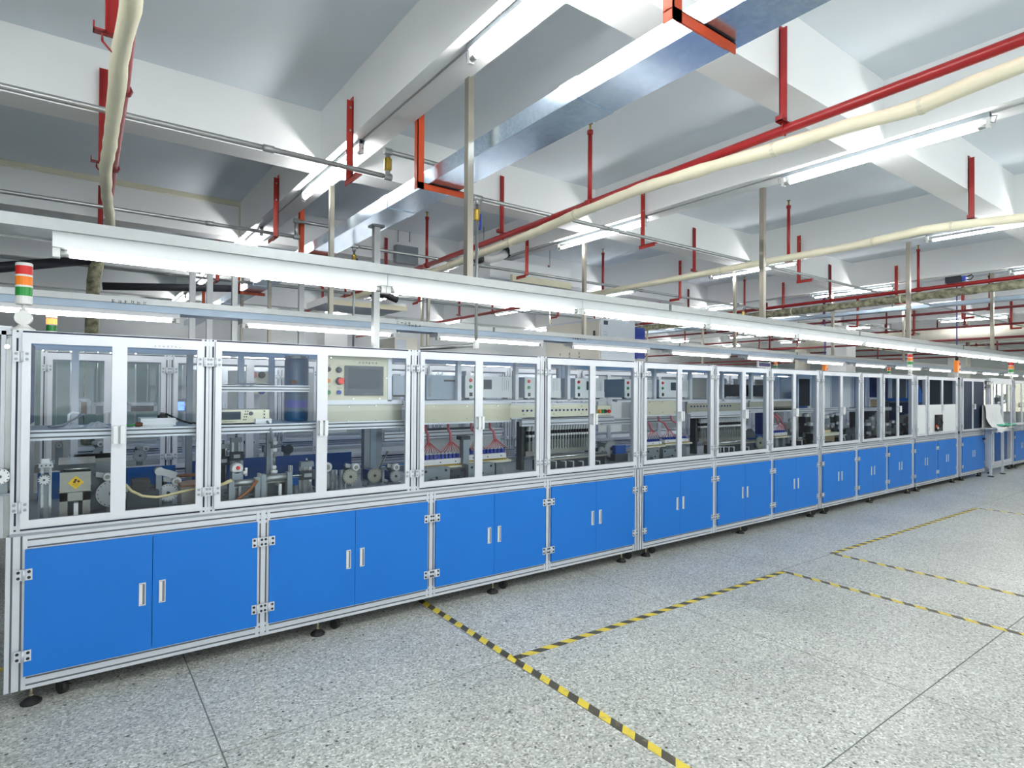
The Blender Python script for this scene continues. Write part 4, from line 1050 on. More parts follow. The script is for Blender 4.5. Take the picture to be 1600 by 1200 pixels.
for (pa, pb, Y, lab) in ((660, 703, 4.1, 'grey block base with black bolts below the first manifold'), (703, 726, 4.12, 'dark ribbed cylinder block below the first manifold'), (732, 773, 4.1, 'grey block base below the second manifold'), (1010, 1030, 4.12, 'grey block base in the second machine'), (1036, 1058, 4.12, 'bolted base in the second machine near the handles')):
    xa = P(pa, 740, Y)[0]; xb = P(pb, 740, Y)[0]; zt = P(pa, 733 if pa < 900 else 702, Y)[1]
    if pa == 732: zt = P(pa, 726, Y)[1]
    t = thing('bolted_base', lab, 'base', (xa, Y, .866), 'bolted bases')
    part('block', MB().box(xa, xb, Y, Y+.1, .866, zt, 'gunmetal' if 'dark' in lab else 'grey_metal'), t)
    part('inset', MB().box(xa+(xb-xa)*.3, xa+(xb-xa)*.55, Y-.04, Y, .866, zt-.08, 'grey_metal'), t)
    sm = MB()
    for f, g in ((.12, .8), (.85, .8), (.42, .4)): sm.lathe((xa+(xb-xa)*f, Y-.046 if g < .5 else Y-.006, .866+(zt-.866)*g), (0, 1, 0), [(.010, 0), (.010, .006)], 'black', 8)
    part('bolts', sm, t)

# gripper banks
def gripper_mesh(w, h):
    mb = MB()
    mb.box(-w*.32, w*.32, -.02, .02, -h, -h*.62, 'steel'); mb.box(-w*.22, w*.22, -.03, -.02, -h*.98, -h*.40, 'chrome')
    mb.box(-w*.36, w*.36, -.034, .01, -h*.44, -h*.36, 'white_plastic'); mb.box(-w*.3, w*.3, -.02, .02, -h*.36, -h*.22, 'black')
    mb.prism([(-w*.38, -h*.22), (w*.2, -h*.22), (w*.38, -h*.08), (w*.30, 0), (-w*.1, 0), (-w*.3, -h*.1)], (0, -.03, 0), (1, 0, 0), (0, 0, 1), (0, 1, 0), .03, 'white_paint')
    return mb.mesh('gripper')
def gripper_bank(pxa, pxb, pyt, pyb, Y, n, label, skip=None):
    xa = P(pxa, pyt, Y)[0]; xb = P(pxb, pyt, Y)[0]; z1 = P((pxa+pxb)/2, pyt, Y)[1]; z0 = P((pxa+pxb)/2, pyb, Y)[1]
    t = thing('gripper_bank', label, 'grippers', (xa, Y, .866), 'gripper banks')
    w = (xb-xa)/n; me = gripper_mesh(w, (z1-z0)*.88)
    for i in range(n):
        inst('gripper', me, t, (xa+w*(i+.5), Y, z1))
    part('mount_bar', MB().box(xa-.02, xb+.02, Y+.02, Y+.08, z1-.05, z1+.03, 'steel_dark'), t)
    part('lower_plate', MB().box(xa-.02, xb+.02, Y-.026, Y+.03, z0+(z1-z0)*.0, z0+(z1-z0)*.16, 'steel'), t)
    part('upright', MB().box(xa-.05, xa-.02, Y, Y+.08, .866, z1+.03, 'gunmetal'), t); part('upright', MB().box(xb+.02, xb+.05, Y, Y+.08, .866, z1+.03, 'gunmetal'), t)
    part('back_plate', MB().box(xa, xb, Y+.08, Y+.09, z0, z1, 'gunmetal'), t)
    return t
YK = 4.30
gripper_bank(822, 844, 664, 712, YK, 4, 'short gripper group behind the post before the near gripper bank')
gripper_bank(849, 920, 662, 706, YK, 17, 'near gripper bank of seventeen silver grippers with white bands')
gripper_bank(1091, 1107, 654, 690, YK, 7, 'small gripper group left of the post in the second machine')
gripper_bank(1117, 1155, 652, 689, YK, 14, 'second gripper bank, in the middle bay of the second machine')
def pull_row(pxs, pyt, Y, label, mt='stainless', topy=None):
    xa = P(pxs[0]-10, pyt, Y+.06)[0]; xb = P(pxs[-1]+8, pyt, Y+.06)[0]; zt = P((pxs[0]+pxs[-1])/2, topy, Y+.06)[1]
    t = thing('drawer_block', label, 'drawers', (xa, Y+.06, .866), 'low drawer blocks with white pulls')
    part('block', MB().box(xa, xb, Y+.06, Y+.2, .866, zt-.03, 'gunmetal'), t)
    part('top_plate', MB().box(xa, xb, Y+.04, Y+.22, zt-.03, zt, mt).cyl((xa, Y+.04, zt), (xb, Y+.04, zt), .012, 'chrome', 8), t)
    for px in pxs:
        x, z = P(px, pyt, Y); part('pull', MB().tube([(x-.012, Y+.06, z-.012), (x, Y, z-.012), (x, Y, .88)], .008, 'white_plastic', 6), t)
    return t
pull_row((857, 869, 884, 896, 911, 937), 719, 4.10, 'low dark drawer block with six white pulls under the near grippers', topy=711)
pull_row((1126, 1131, 1139, 1147, 1170), 697, 4.10, 'low dark drawer block with white pulls under the second grippers', topy=690)
pull_row((1253,), 687, 4.12, 'dark drawer with one white pull in the third bay of the second machine', topy=684)
pull_row((1320,), 682, 4.12, 'dark drawer with one white pull in the third machine', topy=680)
x, z = P(970, 709, 4.3); x1, z1 = P(977, 696, 4.3)
t = thing('blue_box', 'bright blue box right of the plain grey disc', 'box', (x, 4.3, .866))
part('case', MB().box(P(962, 709, 4.3)[0], P(978, 709, 4.3)[0], 4.3, 4.45, z, P(970, 696, 4.3)[1], 'blue_dark'), t)
part('base', MB().box(P(960, 709, 4.3)[0], P(980, 709, 4.3)[0], 4.29, 4.46, .866, z, 'steel_dark'), t)
xa = P(1183, 690, 4.4)[0]; xb = P(1194, 690, 4.4)[0]
t = thing('blue_box', 'blue box behind the white rimmed disc of the second machine', 'box', (xa, 4.4, .866))
part('case', MB().box(xa, xb+.1, 4.4, 4.6, .92, P(1188, 680, 4.4)[1], 'blue_dark'), t); part('base', MB().box(xa, xb+.1, 4.4, 4.6, .866, .92, 'gunmetal'), t)
xa = P(1190, 660, 4.6)[0]
solo('blue_post', MB().box(xa, xa+.14, 4.6, 4.7, .866, 1.34, 'blue_deep').box(xa-.03, xa+.17, 4.58, 4.72, .866, .89, 'blue_deep'), 'dark blue column at the end of the second gripper bank', 'column', (xa, 4.6, .866))
for pa, pb, pt, pb2, Y, lab in ((1116, 1155, 602, 622, 4.2, 'wide black monitor on the upper shelf of the second machine'), (1163, 1193, 603, 622, 4.2, 'grey black monitor beside the wide one in the second machine')):
    xa, z1 = P(pa, pt, Y); xb, z0 = P(pb, pb2, Y); z1 = P((pa+pb)/2, pt, Y)[1]
    t = thing('monitor', lab, 'monitor', (xa, Y, z0), 'monitors on the upper shelf')
    part('screen', MB().box(xa, xb, Y, Y+.03, z0+.03, z1, 'monitor'), t); part('bezel', MB().box(xa-.01, xb+.01, Y+.005, Y+.04, z0+.02, z1+.01, 'black'), t)
    part('stand', MB().box((xa+xb)/2-.03, (xa+xb)/2+.03, Y+.03, Y+.05, z0, z0+.06, 'gunmetal').box((xa+xb)/2-.1, (xa+xb)/2+.1, Y-.03, Y+.1, z0-.004, z0+.008, 'zinc'), t)
# third bay of machine two and machine three clutter, all individual tool stands
def tool_stand(px, pyt, Y, w, mt, label, cap='gunmetal'):
    x, z = P(px, pyt, Y)
    t = thing('tool_head', label, 'tool head', (x, Y, .866), 'tool heads behind the far glass')
    part('column', MB().box(x-w*.3, x+w*.3, Y, Y+.06, .866, z-.06, mt), t)
    part('head', MB().box(x-w*.5, x+w*.5, Y-.05, Y+.05, z-.10, z-.01, cap).lathe((x, Y-.02, z-.01), (0, 0, 1), [(w*.35, 0), (w*.35, .04), (w*.2, .05)], 'zinc', 10), t)
    part('foot', MB().box(x-w*.7, x+w*.7, Y-.06, Y+.10, .866, .90, 'gunmetal'), t)
    part('tip', MB().lathe((x, Y-.03, z-.18), (0, 0, 1), [(w*.12, 0), (w*.3, .04), (w*.3, .08)], 'chrome', 8), t)
    return t
for (px, py, Y, w, mt, lab, cap) in (
    (1233, 658, 4.25, .10, 'grey_metal', 'silver tool head right of the third harness', 'zinc'),
    (1257, 650, 4.25, .14, 'gunmetal', 'dark tool head before the pale plate of the second machine', 'black'),
    (1263, 664, 4.15, .12, 'steel', 'squat steel tool head with a dark cap in the second machine', 'gunmetal'),
    (1268, 676, 4.10, .12, 'black', 'black spindle head near the end of the second machine', 'black'),
    (1288, 652, 4.2, .14, 'zinc', 'pale tool head at the start of the third machine', 'grey_metal'),
    (1297, 650, 4.3, .12, 'grey_metal', 'second tool head of the third machine', 'gunmetal'),
    (1306, 648, 4.25, .16, 'gunmetal', 'dark tool head with white tip in the third machine', 'gunmetal'),
    (1353, 664, 4.2, .14, 'gunmetal', 'dark tool head left behind the single glass door', 'gunmetal'),
    (1360, 655, 4.3, .12, 'steel', 'tall steel tool head behind the single glass door', 'zinc'),
    (1370, 648, 4.25, .12, 'steel', 'tallest tool head behind the single glass door', 'zinc'),
    (1384, 664, 4.2, .16, 'gunmetal', 'first dark tool head behind the last glazed pair', 'steel'),
    (1393, 660, 4.25, .16, 'steel', 'second tool head behind the last glazed pair', 'gunmetal'),
    (1400, 668, 4.15, .16, 'gunmetal', 'low tool head behind the last glazed pair', 'zinc'),
    (1409, 652, 4.3, .14, 'belt_brown', 'rust coloured tool head behind the last glazed pair', 'steel'),
    (1416, 650, 4.3, .14, 'steel', 'tool head beside the fourth machine post', 'belt_brown')):
    tool_stand(px, py, Y, w, mt, lab, cap)
def panel(name, pa, pb, pt, pb2, Y, mt, label, cat='panel', d=.02, foot=None):
    xa = P(pa, (pt+pb2)/2, Y)[0]; xb = P(pb, (pt+pb2)/2, Y)[0]; z1 = P((pa+pb)/2, pt, Y)[1]; z0 = P((pa+pb)/2, pb2, Y)[1]
    if foot is not None: z0 = foot
    t = thing(name, label, cat, (xa, Y, z0))
    part('sheet', MB().box(xa, xb, Y, Y+d, z0, z1, mt), t)
    part('edge', MB().box(xa-.01, xa+.02, Y-.01, Y+d+.01, z0, z1+.01, 'alu').box(xb-.02, xb+.01, Y-.01, Y+d+.01, z0, z1+.01, 'alu').box(xa, xb, Y-.01, Y+d+.01, z1, z1+.03, 'alu'), t)
    return t
panel('pale_plate', 1240, 1272, 646, 690, 4.6, 'cabinet_beige', 'pale plate behind the dark tool heads of the second machine', foot=.866)
panel('steel_plate', 1271, 1277, 590, 690, 4.4, 'stainless', 'narrow steel plate at the end of the second machine', foot=.866)
panel('dark_cabinet', 1218, 1238, 592, 622, 4.7, 'white_paint', 'white rack with dark slots at the top of the second machine', 'rack', .06, 1.36)
xa, z0 = P(1247, 624, 4.3)
panel('dark_display', 1246, 1266, 592, 609, 4.3, 'monitor', 'dark display plate in the top corner of the second machine', 'display', .04, 1.40)
panel('blue_plate', 1246, 1262, 614, 626, 4.5, 'blue_dark', 'blue plate on the shelf at the end of the second machine', 'panel', .06, 1.36)
panel('white_rack', 1284, 1298, 590, 636, 4.4, 'white_paint', 'white rack with open columns at the start of the third machine', 'rack', .08, 1.36)
panel('white_cabinet', 1314, 1330, 588, 636, 4.4, 'white_paint', 'white rounded cabinet inside the third machine', 'cabinet', .2, 1.36)
panel('blue_cover', 1333, 1352, 588, 636, 4.45, 'blue_dark', 'blue cover sheet left of the single glass door', 'cover', .02, 1.36)
panel('blue_cover', 1357, 1388, 588, 622, 4.6, 'blue_deep', 'large blue cover with a dark handle behind the single door', 'cover', .03)
panel('brown_box', 1358, 1376, 624, 636, 4.4, 'cardboard', 'brown box on the long shelf of the third machine', 'box', .2, 1.36)
panel('grey_cover', 1392, 1416, 592, 622, 4.3, 'screen_grey', 'dull grey cover behind the last glazed pair', 'cover', .03)
panel('back_plate', 1350, 1425, 643, 690, 4.9, 'beige_panel', 'beige plate behind the tool heads of the third machine', foot=.866)
xa, z0 = P(1284, 676, 4.15); xb = P(1304, 676, 4.15)[0]
t = thing('yellow_rail', 'cream topped rail block at the foot of the third machine', 'rail block', (xa, 4.15, .866))
part('block', MB().box(xa, xb, 4.15, 4.3, .866, z0-.05, 'cardboard'), t); part('rail', MB().box(xa, xb+.15, 4.13, 4.3, z0-.05, z0-.01, 'cream'), t); part('insert', MB().box(xa, xb-.1, 4.16, 4.3, z0-.01, z0+.03, 'hose_cream'), t)
xa = P(1432, 600, 4.3)[0]; xb = P(1444, 600, 4.3)[0]
mb = MB(); z0, z1 = P(1436, 630, 4.3)[1], P(1432, 596, 4.3)[1]
mb.prism([(0, z0-1.4), (xb-xa+.1, z0-1.4), (xb-xa, z0-1.36), (.16, z1-1.5), (.02, z1-1.4), (0, z1-1.4)], (xa, 4.3, 1.4), (1, 0, 0), (0, 0, 1), (0, 1, 0), .5, 'blue_paint'); mb.box(xa, xb+.1, 4.3, 4.8, .866, z0+.01, 'blue_deep')
solo('blue_hood', mb, 'bright blue curved hood in the upper glass of the fourth machine', 'hood', (xa, 4.3, .866))
t = thing('dark_back_wall', 'dark inner cover behind the upper panes of the fourth machine', 'cover', (12, 4.9, .866))
part('sheet', MB().box(10.95, 12.7, 4.85, 4.87, .87, 1.84, 'gunmetal'), t); part('blocking_sheet', MB().box(12.72, 12.74, 3.88, 4.85, .87, 1.84, 'gunmetal'), t); part('ledge', MB().box(11.4, 12.65, 4.4, 4.85, 1.42, 1.44, 'steel_dark'), t); part('leg', MB().box(11.45, 11.5, 4.45, 4.8, .866, 1.42, 'steel_dark'), t)  # sheet at the right side added to block the bright window beyond
x, z = P(1466, 648, 3.79); x1, zb = P(1469.5, 673, 3.79)
t = thing('door_switch', 'black switch box with an orange plug on the pale sheet panel', 'switch', (x, 3.80, zb))
part('case', MB().box(P(1462, 660, 3.8)[0], P(1469.5, 660, 3.8)[0], 3.765, 3.812, zb, z, 'black'), t)
a, b = P(1463.5, 666, 3.76); part('plug', MB().lathe((a, 3.745, b), (0, 1, 0), [(.02, 0), (.024, .02)], 'orange_bracket', 10).lathe((a+.06, 3.75, b-.03), (0, 1, 0), [(.018, 0), (.02, .015)], 'white_plastic', 10), t)
pts = [(1468, 668), (1472, 665), (1473, 660), (1471, 656), (1468, 655)]
part('cable', MB().tube([(P(a, b, 3.76)[0], 3.76, P(a, b, 3.76)[1]) for a, b in pts], .009, 'black', 6), t)
# far side contents
tool_stand(1557, 620, 4.0, .12, 'grey_metal', 'tall tool head inside the glazed cabinet', 'gunmetal')
tool_stand(1566, 618, 3.98, .14, 'grey_metal', 'broad tool head inside the glazed cabinet', 'steel')
tool_stand(1590, 630, 4.1, .25, 'steel', 'tool head inside the last machine', 'gunmetal')
# second row contents glimpsed
panel('cable_cover', 200, 244, 634, 660, 6.4, 'gunmetal', 'dark covered unit with loose cables in the second row', 'unit', .2, 1.38)
panel('brown_carton', 122, 140, 628, 662, 6.5, 'cardboard', 'brown banded carton standing in the second row behind the first glass door', 'carton', .25, 1.36)
panel('grey_cover', 145, 165, 634, 662, 6.45, 'grey_metal', 'grey covered bundle beside the brown carton in the second row', 'cover', .2, 1.36)
xa, z1 = P(271, 628, 6.3); xb, z0 = P(288, 641, 6.3)
t = thing('blue_display', 'small lit blue display in the second row', 'display', (xa, 6.3, 1.3))
part('case', MB().box(xa-.02, xb+.03, 6.3, 6.4, 1.377, z1+.03, 'grey_metal'), t); part('screen', MB().box(xa, xb, 6.295, 6.3, z0, z1, 'display_blue'), t)
lb = MB(); marks(lb, xa+.02, 6.295, z1-.04, 5, .025, 'white_plastic'); marks(lb, xa+.02, 6.295, z0+.03, 4, .02, 'white_plastic'); part('lettering', lb, t)
xa, z1 = P(394, 582, 6.2); xb, z0 = P(416, 597, 6.2)
t = thing('button_box', 'cream button box with a red stop button in the second row', 'button box', (xa, 6.2, z0))
part('case', MB().box(xa, xb, 6.2, 6.3, P(400, 616, 6.2)[1], z1, 'cream'), t)
for px, py, mt in ((396, 586, 'red_btn'), (409, 586, 'black'), (409, 611, 'blue_btn')):
    a, b = P(px, py, 6.2); part('button', MB().lathe((a, 6.17, b), (0, 1, 0), [(.03, 0), (.034, .03)], mt, 12), t)
part('mast', MB().box((xa+xb)/2-.03, (xa+xb)/2+.03, 6.3, 6.36, .866, z1, 'alu'), t)
t = thing('pvc_curtain', 'hanging greenish clear strips behind the second row', 'curtain', (.3, 7.4, 1.3))
for i in range(14):
    x = -.6+i*.11; part('strip', MB().box(x, x+.10, 7.40+.008*(i % 2), 7.405+.008*(i % 2), 1.15, 2.02, 'pvc_curtain'), t)
part('rail', MB().box(-.65, .98, 7.385, 7.43, 2.02, 2.06, 'alu'), t)
part('leg', MB().box(-.65, -.61, 7.39, 7.42, 0, 2.02, 'alu'), t); part('leg', MB().box(.94, .98, 7.39, 7.42, 0, 2.02, 'alu'), t)
for px0, px1, py, lab in ((1010, 1020, 0, ''),): pass


# ---------------------------------------------------------------- lighting lines over the machine rows
def PZ(x, y, Z):
    d = RGT*((x-800)/FPX) - UPV*((y-600)/FPX) + FWD
    t = (Z-CAM.z)/d.z
    return t*d.x, t*d.y
def fixture_meshes(L, tube_mat, w=.20, h=.055):
    """L along +X from 0; hangs with its top at z = 0; tube under the near edge"""
    b = MB(); b.prism([(0, 0), (0, -h), (.012, -h-.002), (w-.012, -h-.002), (w, -h), (w, 0)], (0, 0, 0), (0, 1, 0), (0, 0, 1), (1, 0, 0), L, 'white_paint')
    body = b.mesh('housing')
    tu = MB().cyl((.05, .03, -h-.017), (L-.05, .03, -h-.017), .0135, tube_mat, 10).mesh('tube')
    sk = MB(); sk.box(0, .022, .012, .048, -h-.036, -h, 'white_plastic').cyl((.02, .03, -h-.017), (.052, .03, -h-.017), .0125, 'zinc', 10).mesh
    m1 = MB().box(0, .022, .012, .048, -h-.034, -h, 'white_plastic').cyl((.02, .03, -h-.017), (.052, .03, -h-.017), .0128, 'zinc', 10).mesh('socket')
    return body, tu, m1
FIXA = fixture_meshes(1.28, 'tube_line')
FIXB = fixture_meshes(1.26, 'tube_line', .16, .03)
def light_line(name, Y, zt, x0, x1, poles, label, w, lower=None, group='light lines'):
    t = thing(name, label, 'light rail', (poles[0], Y, zt), group)
    mb = MB(); zb = zt-.042
    mb.prism([(0, 0), (0, .042), (w, .042), (w, 0), (w-.02, 0), (w-.02, .006), (.02, .006), (.02, 0)], (x0, Y, zb), (0, 1, 0), (0, 0, 1), (1, 0, 0), x1-x0, 'zinc')
    part('rail', mb, t)
    if lower: part('channel', MB().box(x0, x1, Y+.012, Y+w-.012, zb-.048, zb, 'channel_grey'), t)
    for x in poles: part('hanger', MB().box(x-.018, x+.018, Y+.05, Y+.09, zt, HB+.01, 'pole_metal'), t)
    x = poles[0]+1.6
    for k in range(3):
        part('joint_plate', MB().box(x-.01, x+.01, Y-.003, Y, zb, zt, 'steel_dark'), t); x += 2.86
    return t
def fixture(meshes, x, y, z, label, group):
    t = thing('tube_light', label, 'light', (x, y, z), group)
    inst('housing', meshes[0], t, (x, y, z)); inst('tube', meshes[1], t, (x, y, z))
    inst('socket', meshes[2], t, (x, y, z)); 
    L = 1.28 if meshes is FIXA else 1.26
    inst('socket', meshes[2], t, (x+L, y+.06, z), (0, 0, PI))
    return t
ll1 = light_line('light_rail', 2.64, 2.197, -2.5, 25.0, (1.693, 4.556, 7.507, 10.4, 13.3, 17.2), 'long suspended steel rail carrying tube lights in front of the near machines', .235)
for k in range(18):
    fixture(FIXA, -.077+1.283*k, 2.66, 2.155, ('white tube light on the near suspended rail, %s from its left end' % ORD[k]), 'tube lights of the near rail')
ll2 = light_line('light_rail', 4.78, 2.213, -2.5, 24.0, (1.689, 4.558, 7.45, 10.3, 13.2, 16.9), 'suspended galvanised rail with spaced tube lights over the second machine row', .22, True)
lb = MB()
for px, py, n in ((174, 466.5, 6), (620, 501, 4), (637, 505, 4), (894, 526.5, 6)):
    x, z = P(px, py, 4.78); marks(lb, x, 4.779, z-.028, n, .026, 'ink', .036)
part('lettering', lb, ll2)
for k in range(-1, 13):
    fixture(FIXB, 1.0+1.675*k, 4.80, 2.123, ('tube light under the galvanised rail of the second row, %s from its left end' % ORD[k+1]), 'tube lights of the second rail')
ll3 = light_line('light_rail', 7.58, 2.095, -2.5, 20.0, (1.9, 4.1, 7.7, 10.6), 'low suspended rail added over the third machine row to light the background', .22, True)  # added rail and tubes, hung low out of sight to light the background
for k in range(-1, 10): fixture(FIXB, 1.0+1.675*k, 7.60, 2.005, ('added tube light of the low third rail, %s from its left end' % ORD[k+1]), 'added tube lights of the third rail')
ll4 = light_line('light_rail', 9.1, 2.15, -2.5, 20.0, (1.9, 4.8, 7.7, 10.6), 'unseen light rail added behind the third machine row to light the background', .22, True)  # unseen rail and tubes, added as more light for the background
for k in range(-1, 10): fixture(FIXB, 1.0+1.675*k, 9.12, 2.06, ('added tube light of the farthest rail, %s from its left end' % ORD[k+1]), 'added tube lights of the farthest rail')
# ceiling tubes fixed under the beams that run away from the viewer
cb = MB().box(-.020, .020, 0, 1.3, -.028, 0, 'grey_metal').box(-.004, .004, -1.36, 0, -.008, 0, 'zinc').mesh('batten')
ctb = MB().cyl((0, .06, -.075), (0, 1.24, -.075), .0135, 'tube_bright', 10).mesh('tube')
ct = MB().cyl((0, .06, -.075), (0, 1.24, -.075), .0135, 'tube_ceiling', 10).mesh('tube')
cs = MB().box(-.014, .014, 0, .02, -.095, 0, 'white_plastic').cyl((0, .01, -.075), (0, .062, -.075), .014, 'zinc', 8).tube([(0, .01, -.02), (.0, -.03, -.03), (0, -.02, -.07), (0, 0, -.06)], .004, 'zinc', 5).mesh('socket')
for i, x in enumerate((-1.33, 1.53, 4.39, 7.25, 10.11, 12.97, 15.83, 18.69)):
    for j, y in enumerate((-4.2, -1.51, 1.15, 3.81, 6.5, 9.2, 11.9, 14.0)):
        if i == 0 and j > 2: continue
        t = thing('ceiling_light', 'tube light under the %s ceiling beam from the left, %s along it' % (ORD[i], ORD[j]), 'light', (x, y, HB+.003), 'ceiling tube lights')
        inst('batten', cb, t, (x, y, HB+.003)); inst('tube', ctb if x < 2 and (x < 0 or y < 2) else ct, t, (x, y, HB+.003)); inst('socket', cs, t, (x, y, HB+.003)); inst('socket', cs, t, (x, y+1.3, HB+.003), (0, 0, PI))

# ---------------------------------------------------------------- galvanised duct and its orange brackets
t = thing('cable_duct', 'long galvanised cable duct hung under the ceiling beams', 'duct', (1.89, 3.0, 2.9))
DX0, DX1, DZ0, DZ1 = 1.775, 2.0, 2.9, 2.995
y = -2.0
while y < 14:
    part('duct_section', MB().box(DX0, DX1, y+.002, y+1.998, DZ0, DZ1, 'galvanised'), t)
    mb = MB(); mb.box(DX0-.003, DX1+.003, y-.06, y+.06, DZ0-.003, DZ1+.003, 'galvanised')
    for k in range(5): mb.lathe((DX0-.005, y-.045+.0225*k, DZ0+.05), (1, 0, 0), [(.005, 0), (.005, .004)], 'chrome', 6)
    part('joint_sleeve', mb, t); y += 2.0
def duct_bracket(y, label, x=1.692):
    t = thing('duct_bracket', label, 'bracket', (x, y, HB), 'orange duct brackets')
    part('upright', MB().box(x, x+.045, y, y+.005, DZ0-.045, HB+.25, 'orange_bracket').box(x, x+.005, y, y+.045, DZ0-.045, HB+.25, 'orange_bracket'), t)
    part('arm', MB().box(x, x+.36, y+.0, y+.005, DZ0-.045, DZ0-.004, 'orange_bracket').box(x, x+.36, y, y+.045, DZ0-.009, DZ0-.004, 'orange_bracket'), t)
for y, w in ((1.275, 'bright orange bracket under the galvanised duct, nearest the viewer'), (3.31, 'orange bracket under the galvanised duct beside the tall steel hanger'), (5.74, 'orange bracket under the galvanised duct just over the near light rail'), (8.5, 'orange bracket under the duct, fourth along it'), (11.2, 'orange bracket under the duct, fifth along it')):
    duct_bracket(y, w, 1.60 if y < 2 else 1.692)

# ---------------------------------------------------------------- galvanised air pipes with red angle brackets
def air_pipe(Y, z, label, jogs):
    t = thing('air_pipe', label, 'pipe', (0, Y, z), 'galvanised air pipes')
    pts = [(-6.5, Y, z)]
    for a, b, up in jogs: pts += [(a, Y, z), (a, Y, z+up), (b, Y, z+up), (b, Y, z)]
    pts.append((24, Y, z))
    mb = MB()
    for a, b in zip(pts, pts[1:]): mb.cyl(a, b, .0165, 'zinc', 8)
    part('pipe', mb, t)
    for p in pts[1:-1]: part('elbow', MB().lathe((p[0]-.026, p[1], p[2]), (1, 0, 0), [(.022, 0), (.024, .01), (.024, .042), (.022, .052)], 'zinc', 10), t)
    for x in (-2.9, .9, 3.7, 6.4, 9.3): part('coupling', MB().cyl((x-.03, Y, z), (x+.03, Y, z), .021, 'zinc', 10), t)
    return t
ap1 = air_pipe(3.68, 3.022, 'galvanised air pipe running over the near machines below the beams', [(1.66, 2.12, .17)])
ap2 = air_pipe(5.63, 3.012, 'galvanised air pipe over the second row below the beams', [(1.63, 2.12, .15)])
ap3 = air_pipe(8.4, 3.0, 'galvanised air pipe over the third row below the beams', [])
part('valve_body', MB().lathe((1.66, 3.68, 3.06), (0, 0, 1), [(.018, 0), (.026, .01), (.026, .08), (.018, .09)], 'brass', 10), ap1)
def angle_bracket(x, y, foot, label, ztop=3.5, zbot=2.965):
    t = thing('angle_bracket', label, 'bracket', (x-.05, y, zbot), 'red angle brackets of the air pipes')
    part('upright', MB().box(x-.045, x, y, y+.005, zbot, ztop, 'red_bracket').box(x-.006, x, y, y+.045, zbot, ztop+.03, 'red_bracket'), t)
    a, b = (y-.16, y+.03) if foot < 0 else (y, y+.18)
    part('foot', MB().box(x-.045, x, a, b, zbot, zbot+.006, 'red_bracket').box(x-.045, x-.040, a, b, zbot-.03, zbot+.006, 'red_bracket'), t)
    bm_ = MB()
    for z in (ztop-.05, ztop-.20): bm_.lathe((x-.022, y-.006, z), (0, 1, 0), [(.007, 0), (.008, .006)], 'zinc', 6)
    part('bolts', bm_, t)
for k, x in enumerate((1.45, 4.31, 7.17, 10.03, 12.89, 15.75)):
    angle_bracket(x, 3.76, -1, 'red angle bracket holding the near air pipe, %s from the left' % ORD[k])
    angle_bracket(x, 5.55, 1, 'red angle bracket holding the second air pipe, %s from the left' % ORD[k])
    angle_bracket(x, 8.3, 1, 'red angle bracket holding the third air pipe, %s from the left' % ORD[k])
def air_drop(x, Y, ztop, zbot, label, back=.0):
    t = thing('air_drop', label, 'pipe', (x, Y, zbot), 'air drop pipes')
    pts = [(x, Y, ztop), (x, Y, zbot)]
    mb = MB().cyl(pts[0], pts[1], .012, 'zinc', 8)
    if back: mb.cyl((x, Y, zbot), (x-back*.3, Y+back, zbot-.005), .016, 'zinc', 8).lathe((x, Y, zbot-.025), (0, 0, 1), [(.02, 0), (.022, .01), (.022, .05), (.018, .06)], 'white_plastic', 10)
    part('pipe', mb, t)
    part('tee', MB().cyl((x-.04, Y, ztop), (x+.04, Y, ztop), .024, 'zinc', 10).cyl((x, Y, ztop), (x, Y, ztop-.05), .02, 'zinc', 10), t)
    part('valve_body', MB().lathe((x, Y, ztop-.17), (0, 0, 1), [(.014, 0), (.022, .01), (.022, .08), (.014, .09)], 'brass', 10), t)
    part('valve_handle', MB().box(x+.022, x+.034, Y-.012, Y+.012, ztop-.23, ztop-.12, 'valve_blue'), t)
air_drop(2.372, 3.68, 3.02, 1.93, 'air drop pipe with brass valve and blue handle beside the tall hanger', .55)
air_drop(2.19, 5.63, 3.01, 1.90, 'air drop pipe with brass valve just over the near light rail')
air_drop(8.9, 5.63, 3.01, 2.55, 'air drop pipe with brass valve far along the second row')
# cable posts on machine roofs
def cable_post(x, y, z0, z1, label, w=.045, mt='zinc'):
    t = thing('cable_post', label, 'post', (x, y, z0), 'cable posts on the machine roofs')
    part('post', MB().box(x-w/2, x+w/2, y-w/2, y+w/2, z0, z1, mt), t); part('cap', MB().box(x-w, x+w, y-w, y+w, z1, z1+.015, 'steel_dark'), t)
    part('foot', MB().box(x-w, x+w, y-w, y+w, z0, z0+.008, 'zinc'), t)
cable_post(1.72, 4.0, 1.882, 2.76, 'square cable post on the near roof, right of the white air drop')
for px, zt, mt, lab in ((300, 2.7, 'white_paint', 'left white cable post on the second row roof'), (327, 2.7, 'white_paint', 'white cable post on the second row roof beside the orange brackets'), (366, 2.9, 'zinc', 'grey cable post on the second row roof, right of the white pair'), (470, 2.9, 'zinc', 'grey cable post on the second row roof near the green lamp')):
    x, z = P(px, 500, 6.3); cable_post(x, 6.3, 1.882, zt, lab, .05, mt)

